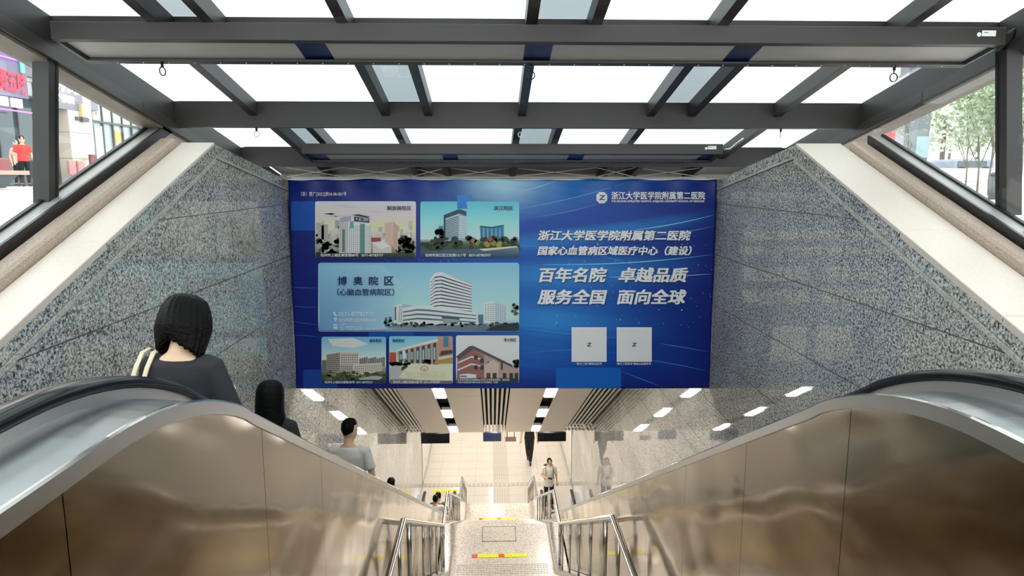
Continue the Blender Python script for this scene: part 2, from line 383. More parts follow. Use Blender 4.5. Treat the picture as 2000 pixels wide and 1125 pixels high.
# dimpled tactile paving and flush access cover on landing two
for (a, b, H) in ((10.62, 11.12, 6.6), (12.41, 12.44, 6.6), (16.98, 17.05, 8.95)):
    bm = bmesh.new(); z = C - H; ny = int((b - a) / 0.055)
    for r in range(ny):
        for k in range(32):
            x = -0.62 + k * 0.049 + (0.012 if r % 2 else 0); y = a + r * 0.055
            box_bm(x, x + 0.034, y, y + 0.022, z, z + 0.005, bm)
    tag(from_bm('tactile_dimple', bm, TACT_D, stair), kind='stuff')
cov = empty('access_cover', (0.1, 12.1, C - 6.6)); tag(cov, 'flush rectangular access cover framed in dark metal in the middle of the stair landing', 'cover')
box('cover_plate', -0.19, 0.42, 11.85, 12.38, C - 6.6 + 0.0005, C - 6.6 + 0.004, STAIR, cov)
DKL = mat('dark_joint', '#3c342c', 0.6)
for (x0, x1, y0, y1) in ((-0.2, -0.19, 11.84, 12.39), (0.42, 0.43, 11.84, 12.39), (-0.2, 0.43, 11.84, 11.85), (-0.2, 0.43, 12.38, 12.39)):
    box('cover_frame', x0, x1, y0, y1, C - 6.6 + 0.0005, C - 6.6 + 0.006, DKL, cov)
# side plinths of the stair that carry the balustrades
PLX = ((XS0, -0.74), (1.045, XS1))
def stair_line(y):                           # drop of the nosing line
    pts = [(5.1, 4.05), (6.15, 4.05), (10.5, 6.6), (12.45, 6.6), (16.9, 8.95), (18.1, 8.95), (20.6, 10.5), (21, 10.5)]
    for (a, ha), (b, hb) in zip(pts, pts[1:]):
        if a <= y <= b: return ha + (hb - ha) * (y - a) / (b - a)
    return 10.5 if y > 20 else 4.05
pys = [5.1, 6.15, 10.7, 12.3, 16.95, 18.0, 20.6]
for i, (x0, x1) in enumerate(PLX):
    bm = bmesh.new()
    top = [(y, C - stair_line(y) + 0.12) for y in pys]
    prof = top + [(y, z - 0.3) for y, z in reversed(top)]
    hexa(bm, [(x0, y, z) for y, z in prof], [(x1, y, z) for y, z in prof])
    p = from_bm('stair_plinth', bm, STAIR, stair)

# safety tape
def tape(x0, x1, y, H, reds, lab, w=0.1):
    t = empty('safety_tape', (x0, y, C - H)); tag(t, lab, 'tape')
    box('yellow_strip', x0, x1, y, y + w, C - H + 0.0045, C - H + 0.006, YEL, t)
    for a, b in reds: box('red_patch', a, b, y - 0.005, y + w + 0.005, C - H + 0.006, C - H + 0.0075, RED, t)
    # tiny lettering strokes
    bm = bmesh.new(); x = x0 + 0.05
    while x < x1 - 0.05:
        if random.random() < 0.75: box_bm(x, x + 0.018, y + w * 0.35, y + w * 0.65, C - H + 0.006, C - H + 0.0068, bm)
        x += 0.03
    tag(from_bm('printed_line', bm, mat('tape_print', '#b8a818', 0.6), t), kind='stuff')
tape(-0.30, 0.60, 11.3, 6.6, [(-0.37, -0.27), (0.10, 0.20)], 'nearer yellow safety tape with red patches stuck across the stair landing', 0.1)
tape(-0.30, 0.60, 17.15, 8.95, [(-0.37, -0.27), (0.12, 0.22)], 'farther yellow safety tape with red patches on the lower stair landing', 0.1)
tape(-2.02, -1.2, 22.05, FLOOR_H, [], 'wide yellow floor sticker below the left escalator', 0.26)

# ---------------- sloped ceiling above the stairs
cl = prism_x('ceiling', [(8.8, ceil_z(8.8) + 0.22), (CE_END, ceil_z(CE_END) + 0.22), (29, ceil_z(29) + 0.22), (29, ceil_z(29) + 0.5), (CE_END, ceil_z(CE_END) + 0.6), (8.8, ceil_z(8.8) + 0.8)], WL - 0.02, WR + 0.02, VOID)
tag(cl, kind='structure')
def czt(y): return ceil_z(y) + 0.03
segs = [(8.9, 11.6), (11.6, 14.4), (14.4, 17.1), (17.1, CE_END)]
for x0, x1 in ((-1.95, -1.23), (-0.98, -0.24), (0.37, 1.11), (1.355, 2.085)):
    for a, b in segs: slope_bar('ceiling_panel', x0 + .004, x1 - .004, a + .006, b - .006, czt, 0.04, BEIGEP, cl)
    box('ceiling_panel', x0 + .004, x1 - .004, CE_END + .01, 28.8, ceil_z(30) + 0.0, ceil_z(30) + 0.04, BEIGEP, cl)
def slats(xa, xb, n):
    p = (xb - xa) / n
    for k in range(n):
        x = xa + p * (k + 0.5)
        slope_bar('ceiling_slat', x - 0.024, x + 0.024, 8.9, CE_END, lambda y: ceil_z(y) + 0.03, 0.024, SLATW, cl)
        box('ceiling_slat', x - 0.024, x + 0.024, CE_END + .01, 28.8, ceil_z(30) + 0.005, ceil_z(30) + 0.03, SLATW, cl)
slats(-2.5, -1.96, 6); slats(-0.235, 0.365, 6); slats(2.10, 2.72, 6)
# lamps in the slots
for i, ly in enumerate(LAMP_Y):
    for lx, sd in ((-1.105, 'left'), (1.235, 'right')):
        if i < 2: lab = None
        t = empty('slot_lamp', (lx, ly, ceil_z(ly)))
        order = ['highest, behind the banner', 'second highest, behind the banner', 'right below the banner edge', 'middle one in view', 'lowest and farthest'][i]
        tag(t, f'glowing rectangular lamp in the {sd} ceiling slot, {order}', 'lamp', 'rectangular lamps in the sloped ceiling slots')
        slope_bar('diffuser', lx - 0.1, lx + 0.1, ly - 0.45, ly + 0.45, lambda y: ceil_z(y) + 0.02, 0.02, LAMP, t)
        slope_bar('lamp_housing', lx - 0.115, lx + 0.115, ly - 0.47, ly + 0.47, lambda y: ceil_z(y) + 0.1, 0.075, WHITE, t)
# bulkhead between roof and ceiling, behind the banner
bk = box('wall_bulkhead', WL - 0.02, WR + 0.02, 8.62, 8.8, ceil_z(8.8) - 0.0, C - 0.25, CREAMW); tag(bk, kind='structure')

# ================================================================== escalators
def escalator(side, Xt, Xo, label, joints):
    """Xt = stair-side face, Xo = far side (towards the wall)"""
    g = empty('escalator', (Xt, 2.0, 0)); tag(g, label, 'escalator', 'escalators flanking the stairs')
    s = 1 if Xo > Xt else -1
    ys = [0.15, 0.6, 1.0, 1.3, 1.5] + [1.55 + 0.09 * i for i in range(14)] + [3.0, 4.0, 6.0, 9.0, 12.0, 15.0, 17.6]
    HB = FLOOR_H - 0.95
    def dh(y, base=0.64):
        H = deck_h(y, base - 0.01); lim = HB + (base - 0.55)
        # soft bottom transition
        d = lim - H
        if d < 0.35:
            t = min(1.0, (0.35 - d) / 0.7); H = lim - 0.35 + 0.35 * (1 - (1 - t) ** 2)
        return H
    yend = 20.2
    ys += [17.9 + 0.15 * i for i in range(11)] + [yend]
    def strip(name, prof, m, base=0.64, y0=None, y1=None, smooth=False):
        """cross-section prof = [(x, dz)] swept along the deck line"""
        bm = bmesh.new(); rings = []
        for y in ys:
            if y0 is not None and y < y0: continue
            if y1 is not None and y > y1: continue
            z = C - dh(y, base); rings.append([bm.verts.new((x, y, z + dz)) for x, dz in prof])
        n = len(prof)
        for a, b in zip(rings, rings[1:]):
            for j in range(n): bm.faces.new((a[j], a[(j + 1) % n], b[(j + 1) % n], b[j]))
        bm.faces.new(rings[0]); bm.faces.new(list(reversed(rings[-1])))
        return from_bm(name, bm, m, g, smooth)
    # wide stair-side deck, thin raised bright lip, vertical trim
    Xh = Xt + s * 0.235; Xh2 = Xo - s * 0.235
    strip('edge_lip', [(Xt - s * 0.0065, 0.0015), (Xt - s * 0.002, 0.007), (Xt + s * 0.006, 0.007), (Xt + s * 0.012, 0.0)], SS)
    strip('outer_deck', [(Xt + s * 0.004, -0.004), (Xh - s * 0.02, 0.012), (Xh - s * 0.02, -0.03), (Xt + s * 0.004, -0.03)], BRUSH)
    strip('edge_trim', [(Xt - s * 0.006, 0.001), (Xt + s * 0.004, 0.003), (Xt + s * 0.004, -0.045), (Xt - s * 0.006, -0.045)], TRIM)
    strip('outer_deck', [(Xo - s * 0.0, 0), (Xh2 + s * 0.02, 0.012), (Xh2 + s * 0.02, -0.03), (Xo, -0.03)], BRUSH)
    # handrail guide strips + handrails
    for xh in (Xh, Xh2):
        strip('handrail_guide', [(xh - 0.028, -0.06), (xh + 0.028, -0.06), (xh + 0.028, 0.055), (xh - 0.028, 0.055)], TRIM)
        pf = [(-0.041, 0.048), (-0.047, 0.062), (-0.042, 0.078), (-0.022, 0.088), (0.022, 0.088), (0.042, 0.078), (0.047, 0.062), (0.041, 0.048)]
        # handrail with rounded upper end
        bm = bmesh.new(); rings = []
        path = []
        for y in ys: path.append((y, C - dh(y), 0.0))
        up0 = path[0]
        n = 8; R = 0.17
        pre = [(up0[0] - R * math.sin(a), up0[1] + 0.068 - R + R * math.cos(a), a) for a in [math.pi * (n - i) / n for i in range(n)]]
        for (yy, zz, a) in pre:
            # tangent rotates
            ring = []
            for dx, dz in pf:
                rz = dz - 0.068
                ring.append(bm.verts.new((xh + dx, yy - rz * math.sin(a), zz + rz * math.cos(a))))
            rings.append(ring)
        for (yy, zz, a) in path: rings.append([bm.verts.new((xh + dx, yy, zz + dz)) for dx, dz in pf])
        for a, b in zip(rings, rings[1:]):
            for j in range(len(pf)): bm.faces.new((a[j], a[(j + 1) % len(pf)], b[(j + 1) % len(pf)], b[j]))
        bm.faces.new(rings[0]); bm.faces.new(list(reversed(rings[-1])))
        from_bm('handrail', bm, RUB, g, True)
        strip('inner_panel', [(xh - 0.012, -0.05), (xh + 0.012, -0.05), (xh + 0.012, -0.93), (xh - 0.012, -0.93)], BRUSH)
    # cladding panels on the stair side, one by one
    jn = joints[:]
    while jn[-1] < 20.0: jn.append(jn[-1] + 1.05)
    for a, b in zip(jn, jn[1:]):
        b = min(b, yend); a += 0.002; b -= 0.002
        yv = [a + (b - a) * i / 8 for i in range(9)]
        def lowz(y): 
            if y < 0.62: return 0.0
            return C - max(1.45, (1.45 + (y - 0.62) * 0.58) if y < 5.1 else stair_line(y)) - 0.12
        bm = bmesh.new()
        tp = [(y, C - dh(y) - 0.045) for y in yv]; bt = [(y, lowz(y)) for y in yv]
        f1 = [[bm.verts.new((Xt, y, z)) for y, z in tp], [bm.verts.new((Xt, y, z)) for y, z in bt]]
        f2 = [[bm.verts.new((Xt + s * 0.015, y, z)) for y, z in tp], [bm.verts.new((Xt + s * 0.015, y, z)) for y, z in bt]]
        for i in range(8):
            bm.faces.new((f1[0][i], f1[0][i + 1], f1[1][i + 1], f1[1][i])); bm.faces.new((f2[0][i + 1], f2[0][i], f2[1][i], f2[1][i + 1]))
            bm.faces.new((f1[0][i], f2[0][i], f2[0][i + 1], f1[0][i + 1])); bm.faces.new((f1[1][i], f1[1][i + 1], f2[1][i + 1], f2[1][i]))
        for i in (0, 8): bm.faces.new((f1[0][i], f1[1][i], f2[1][i], f2[0][i]))
        from_bm('cladding_panel', bm, CLAD, g)
    # truss body behind the panels and between the balustrades
    strip('truss', [(Xt + s * 0.02, -0.05), (Xh - s * 0.03, -0.05), (Xh - s * 0.03, -1.6), (Xt + s * 0.02, -1.6)], BLACK, y0=0.5)
    # steps
    stp = []
    me = None; y = 0.75; k = 0
    while y < 19.6:
        H = 1.45 if y < 1.9 else min(FLOOR_H, 1.45 + DK_S * (y + 0.2 - 1.95))
        H = max(1.45, H)
        if me is None:
            o = from_bm('escalator_step', box_bm(0, abs(Xh2 - Xh) - 0.06, 0, 0.395, -0.22, 0, None, 0.004), mat('grooved_step_metal', '#55575a', 0.4, 0.7), g); me = o.data
        else:
            o = bpy.data.objects.new('escalator_step', me); link(o, g)
        o.location = (min(Xh, Xh2) + 0.03, y, C - H)
        y += 0.4
    box('comb_plate', min(Xh, Xh2) + 0.03, max(Xh, Xh2) - 0.03, 0.0, 0.9, -0.05, 0.004, BRUSH, g)
    box('comb_plate', min(Xh, Xh2) + 0.03, max(Xh, Xh2) - 0.03, 19.6, 20.6, FZ - 0.05, FZ + 0.004, BRUSH, g)
    return g
escalator(-1, -0.94, -2.33, 'left escalator with black handrail and bronze-toned panels, carrying the riders down', [0.2, 1.45, 2.72, 3.62, 4.72, 5.8])
escalator(1, 1.28, 2.68, 'right escalator with black handrail and bronze-toned panels, empty of riders', [0.2, 1.3, 2.33, 3.28, 4.3, 5.35])
# floor beside/below escalators
for x0, x1, nm in ((WL, -0.94, 'left'), (1.28, WR, 'right')):
    p = prism_x('floor_pit_' + nm, [(0.6, -0.5), (2.1, -0.8), (18.8, FZ - 0.7), (20.6, FZ - 0.3), (20.6, FZ - 0.9), (18.8, FZ - 1.3), (0.6, -1.5)], x0, x1, VOID); tag(p, kind='structure')

# ================================================================== stair balustrades
def balustrade(X, side, lab):
    g = empty('stair_balustrade', (X, 5.2, C - 4.05)); tag(g, lab, 'railing', 'stainless railings on the stair plinths')
    RC = [(4.75, 3.15), (6.05, 3.15), (10.88, 5.76), (12.12, 5.76), (16.65, 8.08), (17.9, 8.08), (20.9, 9.70)]
    pts = [(X, 2.2, C - 1.65)] + [(X, y, C - H) for y, H in RC]
    # mitred tube
    bm = tube_bm([Vector(p) for p in pts], 0.031, 14); from_bm('top_rail', bm, SS, g, True)
    def railH(y):
        q = [(2.2, 1.65)] + RC
        for (a, ha), (b, hb) in zip(q, q[1:]):
            if a <= y <= b: return ha + (hb - ha) * (y - a) / (b - a)
    ys = []
    def fill(a, b, n): 
        for i in range(n): ys.append(a + (b - a) * (i + 0.5) / n)
    if side < 0:
        fill(7.3, 10.9, 4); fill(12.3, 16.7, 6); fill(17.9, 20.9, 7); fill(5.2, 6.3, 1)
    else:
        fill(6.9, 10.9, 4); fill(12.3, 16.7, 6); fill(17.9, 20.9, 7); fill(5.2, 6.3, 1)
    ys.append(6.45); ys.append(10.83)
    for y in sorted(ys):
        H = railH(y); z0 = C - stair_line(y) + 0.12
        post = y in (6.45, 10.83)
        tube('post' if post else 'baluster', [(X, y, z0), (X, y, C - H)], 0.024 if post else 0.016, SS, g, 8)
    return g
balustrade(-0.835, -1, 'stainless tube railing along the left side of the stairs')
balustrade(1.13, 1, 'stainless tube railing along the right side of the stairs')
# ================================================================== glass canopy
BXL, BXR = -2.85, 3.43                     # inner faces of the two side beams
def rz(y): return C + 2.035 - 0.207 * y  # top of the roof framing
cano = empty('glass_canopy', (0, 4, 3.0)); tag(cano, 'dark grey steel frame roofed with clear glass panes over the stairwell', 'canopy')
Y0R = -2.0
for s, X in ((-1, BXL), (1, BXR)):
    slope_bar('side_beam', X, X + s * 0.11, Y0R, 10.4, rz, 0.2, STEEL_DK, cano, 0.003)
    # lower frame member with the visible step, split in two lengths with a joint
    f2 = lambda y: rz(y) - 0.2
    for a, b in ((Y0R, 2.9), (2.906, 5.9 if s < 0 else 5.55), (5.906 if s < 0 else 5.556, 7.2)):
        slope_bar('head_rail', X - s * 0.012, X + s * 0.11, a, b, f2, 0.085, STEEL_DK2, cano, 0.002)
    slope_bar('soffit_strip', X + s * 0.02, X + s * 0.2, Y0R, 7.0, lambda y: rz(y) - 0.285, 0.02, mat('taupe_soffit', '#857a6e' if s < 0 else '#857a6e', .6, noise=(6, .15)), cano)
# cross beams
for y0, h in ((-1.9, 0.22), (1.6, 0.22), (6.5, 0.23), (8.12, 0.22)):
    bm = bmesh.new(); xa, xb = BXL, BXR
    hexa(bm, [(xa, y0, rz(y0)), (xb, y0, rz(y0)), (xb, y0, rz(y0) - h), (xa, y0, rz(y0) - h)],
             [(xa, y0 + .11, rz(y0 + .11)), (xb, y0 + .11, rz(y0 + .11)), (xb, y0 + .11, rz(y0) - h), (xa, y0 + .11, rz(y0) - h)])
    from_bm('cross_beam', bm, STEEL_DK, cano)
# beam hidden above the nearer trough
y0 = 4.79
slope_bar('cross_beam', BXL, BXR, y0, y0 + .11, lambda y: rz(y), 0.13, STEEL_DK, cano)
PA = [-2.10, -1.76, -0.93, 0.26, 0.67, 1.48, 2.69]         # rafters of the odd bays
PB = [-2.15, -0.96, -0.57, 0.285, 1.47, 1.85, 2.65]         # rafters of the even bays
bays = [(-1.79, 1.6, PB), (1.71, 4.79, PA), (4.90, 6.5, PB), (6.61, 8.12, PA), (8.23, 10.4, PB)]
def rz2(y): return rz(y) + 0.006
for bi, (a, b, xs_) in enumerate(bays):
    for x in xs_: slope_bar('rafter', x - 0.036, x + 0.036, a, b, lambda y: rz(y) - 0.002, 0.125, STEEL_DK, cano, 0.002)
    ex = [BXL + 0.01] + xs_ + [BXR - 0.01]
    for x0, x1 in zip(ex, ex[1:]):
        tint = (x1 - x0) < 0.5
        if bi < 4:
            slope_bar('roof_pane', x0 + 0.006, x1 - 0.006, a - 0.045, b + 0.045, lambda y: rz(y) + 0.022, 0.014, GLASS_T if tint else GLASS, cano)
        else:
            slope_bar('roof_panel', x0 + 0.006, x1 - 0.006, a - 0.045, b, lambda y: rz(y) + 0.022, 0.02, ROOFP, cano)
BACKP = mat('grey_back_panel', '#cbc6bd', 0.5, noise=(3, 0.1))
prism_x('back_panel', [(9.55, rz(9.55)), (9.58, rz(9.58)), (9.58, C - 0.6), (9.55, C - 0.6)], BXL, BXR, BACKP, cano)
# crossed stay wires behind the banner
SSW = mat('bright_wire', '#fbf8f0', 0.4, 0.0)
for px0, px1 in ((560, 672), (672, 803), (803, 874), (874, 1000), (1000, 1165), (1165, 1240), (1240, 1370)):
    a = onY(px0, 350, 8.7); b = onY(px1, 350, 8.7)
    zA = C + 0.02; zB = C + 0.135
    tube('stay_wire', [(a.x, 8.70, zA), (b.x, 8.70, zB)], 0.006, SSW, cano, 6)
    tube('stay_wire', [(a.x, 8.72, zB), (b.x, 8.72, zA)], 0.006, SSW, cano, 6)
tube('stay_wire', [(-2.45, 8.68, C + 0.012), (2.68, 8.68, C + 0.012)], 0.012, SSW, cano, 8)

# side glazing: posts, sill rail, sill, panes (each side)
for s, X in ((-1, BXL), (1, BXR)):
    nm = 'left' if s < 0 else 'right'
    g = empty('side_glazing', (X, 4.5, C)); tag(g, f'dark framed triangular glass side of the canopy on the {nm}, with a leaning post', 'glazing')
    XO = -2.87 if s < 0 else 3.30
    def sz(y): return top_z(s, y)
    yE = 6.6 if s < 0 else 6.1
    # bottom rail: inner bar
    def bar(name, x0, x1, h0, h1, m, a=-1.5, b=yE):
        if a < 2.6:
            slope_bar(name, x0, x1, a, 2.6, lambda y: sz(y) + h1, h1 - h0, m, g)
            a = 2.6
        slope_bar(name, x0, x1, a, b, lambda y: PKZ - (LSL if s < 0 else LSR) * (PKY - y) + h1, h1 - h0, m, g)
    bar('sill_rail', XO, XO + s * 0.02, 0.03, 0.13, STEEL_DK)
    bar('sill', XO + s * 0.02, XO + s * 0.12, 0.08, 0.124, mat('light_grey_sill', '#a19f9b', 0.4, noise=(3, .1)))
    bar('glazing_bead', XO + s * 0.12, XO + s * 0.15, 0.09, 0.142, BLACK)
    # leaning post
    yp = 4.74 if s < 0 else 4.55
    zb, zt_ = sz(yp) + 0.11, rz(yp) - 0.27
    bx, tx = (XO - 0.085, XO + 0.01) if s < 0 else (XO + 0.15, XO + 0.03)
    bm = bmesh.new(); w = 0.105
    def ringp(x, z): return [(x, yp, z), (x + s * w, yp, z), (x + s * w, yp + 0.095, z), (x, yp + 0.095, z)]
    hexa(bm, ringp(bx, zb), ringp(tx, zt_)); from_bm('post', bm, STEEL_DK, g)
    bm = bmesh.new()
    hexa(bm, [(bx - s * .004, yp + .075, zb), (bx + s * w, yp + .075, zb), (bx + s * w, yp + .1, zb), (bx - s * .004, yp + .1, zb)],
             [(tx - s * .004, yp + .075, zt_), (tx + s * w, yp + .075, zt_), (tx + s * w, yp + .1, zt_), (tx - s * .004, yp + .1, zt_)]); from_bm('glazing_bead', bm, BLACK, g)
    # second post nearer the entrance
    for y2 in (1.2,):
        zb2, zt2_ = sz(y2) + 0.12, rz(y2) - 0.27; bm = bmesh.new()
        hexa(bm, [(bx, y2, zb2), (bx + s * w, y2, zb2), (bx + s * w, y2 + .1, zb2), (bx, y2 + .1, zb2)], [(tx, y2, zt2_), (tx + s * w, y2, zt2_), (tx + s * w, y2 + .1, zt2_), (tx, y2 + .1, zt2_)])
        from_bm('post', bm, STEEL_DK, g)
    # panes
    xg = XO + s * 0.13
    sl = (LSL if s < 0 else LSR)
    def low(y): return PKZ - sl * (PKY - y) + 0.12 if y > 2.6 else PKZ - sl * (PKY - 2.6) + 0.12
    prism_x('pane', [(yp + .06, low(yp + .06)), (yp + .06, rz(yp + .06) - 0.28), (6.5, rz(6.5) - 0.28), (6.5, low(6.5))] if rz(6.5) - 0.28 > low(6.5) else
            [(yp + .06, low(yp + .06)), (yp + .06, rz(yp + .06) - 0.28), ((rz(0) - 0.28 - PKZ + sl * PKY - 0.12) / (sl + 0.207), rz((rz(0) - 0.28 - PKZ + sl * PKY - 0.12) / (sl + 0.207)) - 0.28)], xg, xg + s * 0.008, GLASS_S, g)
    prism_x('pane', [(1.3, low(1.3)), (2.6, low(2.6)), (yp + .04, low(yp + .04)), (yp + .04, rz(yp + .04) - 0.28), (1.3, rz(1.3) - 0.28)], xg, xg + s * 0.008, GLASS_S, g)

# ---------------- suspended troughs
def trough(y0, x0, x1, blues, lab, grp='suspended troughs under the roof'):
    g = empty('ceiling_trough', ((x0 + x1) / 2, y0, rz(y0) - 0.25)); tag(g, lab, 'trough', grp)
    w = 0.40; off = -0.155
    top = lambda y: rz(y) + off
    slope_bar('near_rail', x0, x1, y0, y0 + 0.02, top, 0.105, STEEL_DK2, g, 0.002)
    slope_bar('far_rail', x0, x1, y0 + w - 0.02, y0 + w, top, 0.105, STEEL_DK2, g, 0.002)
    for xe in (x0, x1 - 0.02): slope_bar('end_cap', xe, xe + 0.02, y0 + .02, y0 + w - .02, top, 0.105, STEEL_DK2, g)
    for ya, yb in ((y0 + .02, y0 + .045), (y0 + w - 0.06, y0 + w - .02)):
        slope_bar('bottom_flange', x0 + .02, x1 - .02, ya, yb, lambda y: rz(y) + off - 0.093, 0.012, STEEL_DK, g)
    e = [x0 + 0.03] + [v for b in blues for v in b] + [x1 - 0.03]
    for i in range(0, len(e), 2):
        if e[i + 1] - e[i] > 0.02: slope_bar('soffit_panel', e[i], e[i + 1], y0 + .03, y0 + w - .03, lambda y: rz(y) + off - 0.07, 0.01, GREYPAN, g)
    for b in blues: slope_bar('navy_panel', b[0], b[1], y0 + .03, y0 + w - .03, lambda y: rz(y) + off - 0.072, 0.01, NAVY, g)
    # screws along the flange
    bm = bmesh.new(); x = x0 + 0.2
    while x < x1 - 0.1:
        bmesh.ops.create_icosphere(bm, subdivisions=1, radius=0.005, matrix=Matrix.Translation((x, y0 + w - 0.03, rz(y0 + w - .03) + off - 0.106))); x += 0.17
    tag(from_bm('screw_row', bm, TRIM, g), kind='stuff')
    xl = x1 - 0.16
    box('rating_label', xl, xl + 0.09, y0 - 0.0025, y0 - 0.0005, top(y0) - 0.055, top(y0) - 0.02, WHITE, g)
    box('rating_print', xl + 0.012, xl + 0.04, y0 - 0.0035, y0 - 0.0025, top(y0) - 0.035, top(y0) - 0.031, mat('label_ink', '#555555', 0.6), g)
    bm = bmesh.new(); bmesh.ops.create_cone(bm, cap_ends=True, segments=16, radius1=0.014, radius2=0.014, depth=0.002, matrix=Matrix.Translation((xl - 0.018, y0 - 0.0015, top(y0) - 0.045)) @ Matrix.Rotation(math.pi / 2, 4, 'X'))
    from_bm('seal_sticker', bm, WHITE, g)
    return g
def xr(px, Y, py=85): return onY(px, py, Y).x
tA = trough(4.5, -2.69, 3.28, [(-1.24, -1.05), (0.22, 0.40), (1.58, 1.76)], 'long grey suspended trough spanning the full width of the canopy, nearer of two')
tB = trough(7.35, -1.96, 2.44, [(-1.93, -1.75), (-0.52, -0.36), (0.83, 1.0), (2.26, 2.41)], 'short grey suspended trough hanging just in front of the banner, farther of two')
# black flexible conduits at the right end of each trough
tube('flexible_conduit', [(3.28, 4.52, rz(4.52) - 0.2), (3.33, 4.5, rz(4.5) - 0.17), (3.40, 4.6, rz(4.6) - 0.17), (3.415, 4.75, rz(4.75) - 0.22)], 0.012, BLACK, tA, 8)
tube('flexible_conduit', [(2.44, 7.37, rz(7.37) - 0.21), (2.52, 7.36, rz(7.37) - 0.20), (2.58, 7.3, rz(7.3) - 0.15), (2.62, 7.25, rz(7.2) - 0.13)], 0.008, TRIM, tB, 8)
# eye hooks
def hook(x, y, z, ln, r, ry, lab):
    g = empty('eye_hook', (x, y, z)); tag(g, lab, 'hook', 'eye hooks under the roof')
    tube('bolt', [(x, y, z), (x, y, z - 0.03)], 0.010, BLACK, g, 8); tube('shank', [(x, y, z - 0.02), (x, y, z - ln)], 0.004, BLACK, g, 6)
    ring = [(x + r * math.sin(a) * math.cos(ry), y + r * math.sin(a) * math.sin(ry), z - ln - r + r * math.cos(a)) for a in [2 * math.pi * i / 16 for i in range(17)]]
    tube('ring', ring, 0.004, BLACK if y < 6 else SSW, g, 6)
hz = lambda y: rz(y) - 0.155 - 0.105
for px, ln, ry, lab in ((316, 0.03, 1.3, 'dark eye hook hanging under the left end of the nearer trough'), (1037, 0.045, 0.3, 'eye hook hanging under the middle of the nearer trough'), (1748, 0.05, 0.1, 'round eye hook hanging under the right end of the nearer trough')):
    yy = 4.88; hook(xr(px, yy, 118), yy, hz(yy) + 0.004, ln, 0.028, ry, lab)
for px, ry, lab in ((501, 0.2, 'small bright eye hook under the left end of the second cross beam'), (1017, 0.2, 'small bright eye hook under the middle of the second cross beam'), (1525, 1.1, 'small eye hook under the right end of the second cross beam')):
    yy = 6.56; hook(xr(px, yy, 255), yy, rz(6.5) - 0.228, 0.035, 0.024, ry, lab)

# ================================================================== the banner
ban = empty('advertising_banner', (0.1, Y_BAN, C - 1.2)); tag(ban, 'huge blue printed vinyl banner of hospital photographs and white lettering across the stairwell', 'banner')
TLx, TRx, BLx, BRx = 562.5, 1400.5, 578.5, 1385.5; TY, BYp = 351, 758.5
def bp(px, py, layer=0):
    """a point of the banner print; the banner plane with its slack top edge"""
    p = onY(px, py, Y_BAN); d = 0.0
    t = (py - TY) / (BYp - TY)
    # loose folds near the top edge
    f = max(0, 1 - t * 7.5)
    d += f * f * 0.026 * (math.sin(px * 0.083) + 0.6 * math.sin(px * 0.037 + 1.3))
    p.y = Y_BAN + d - layer * 0.0012
    return p
def h01(x): return x - math.floor(x)
def bgcol(u, v):
    """printed background colour; u right, v down, 0..1"""
    base = Vector((0.002, 0.010, 0.17)); mid = Vector((0.004, 0.085, 0.46)); lt = Vector((0.05, 0.36, 0.80)); hi = Vector((0.50, 0.80, 0.95))
    a = math.exp(-((u - 0.60) ** 2) / 0.030) * (0.55 + 0.45 * math.sin(v * 9 + u * 3)) * (1 - 0.5 * v)
    b = math.exp(-(((u - 0.50) ** 2) / 0.006 + v ** 2 / 0.012))
    w = math.exp(-((v - (0.30 - 0.28 * (u - 0.55))) ** 2) / 0.0016) * max(0, 1 - abs(u - 0.68) * 2.6) * 0.8
    w += math.exp(-((v - (0.46 - 0.1 * (u - 0.55))) ** 2) / 0.004) * max(0, 1 - abs(u - 0.66) * 3.0) * 0.7
    w += math.exp(-((v - (0.66 + 0.2 * (u - 0.55))) ** 2) / 0.003) * max(0, 1 - abs(u - 0.62) * 3.4) * 0.45
    dk = math.exp(-((v - (0.22 - 0.35 * (u - 0.6))) ** 2) / 0.0022) * max(0, 1 - abs(u - 0.74) * 3.0) * 0.8
    c = base.lerp(mid, min(1, 0.04 + 0.78 * math.exp(-((u - 0.60) ** 2) / 0.07)))
    c = c.lerp(lt, min(0.85, max(0, 0.40 * a + 0.75 * w - 0.5 * dk)))
    c = c.lerp(hi, min(1, b * 0.9))
    if v > 0.88: c = c.lerp(base, min(1, (v - 0.88) * 7))
    if u > 0.93: c = c.lerp(base, min(1, (u - 0.93) * 8))
    st = mnoise.noise(Vector((u * 3.0, (v - 0.25 * u) * 46, 2.0))) * 0.5 + mnoise.noise(Vector((u * 2.0, (v - 0.2 * u) * 100, 7.0))) * 0.3
    c = c * (1.22 + 0.36 * st)
    return c
def colmesh(name, verts, faces, cols, m, parent, kind=None):
    me = bpy.data.meshes.new(name); me.from_pydata([tuple(v) for v in verts], [], faces)
    ca = me.color_attributes.new('Col', 'FLOAT_COLOR', 'POINT')
    for i, c in enumerate(cols): ca.data[i].color = (c[0], c[1], c[2], 1)
    me.materials.append(m); o = bpy.data.objects.new(name, me); link(o, parent)
    if kind: o['kind'] = kind
    return o
PRINT = vcol_mat('printed_vinyl', 0.38, 0.4)
NU, NV = 200, 110
V = []; Cc = []; Fc = []
for j in range(NV + 1):
    v = j / NV
    for i in range(NU + 1):
        u = i / NU
        xl = TLx + (BLx - TLx) * v; xrr = TRx + (BRx - TRx) * v
        yy = TY + (BYp - TY) * v
        if j == 0: yy += 1.2 * math.sin(u * 60) + 0.8 * math.sin(u * 23)
        V.append(bp(xl + (xrr - xl) * u, yy)); Cc.append(bgcol(u, v))
for j in range(NV):
    for i in range(NU):
        a = j * (NU + 1) + i; Fc.append((a, a + 1, a + NU + 2, a + NU + 1))
cloth = colmesh('vinyl_sheet', V, Fc, Cc, PRINT, ban)
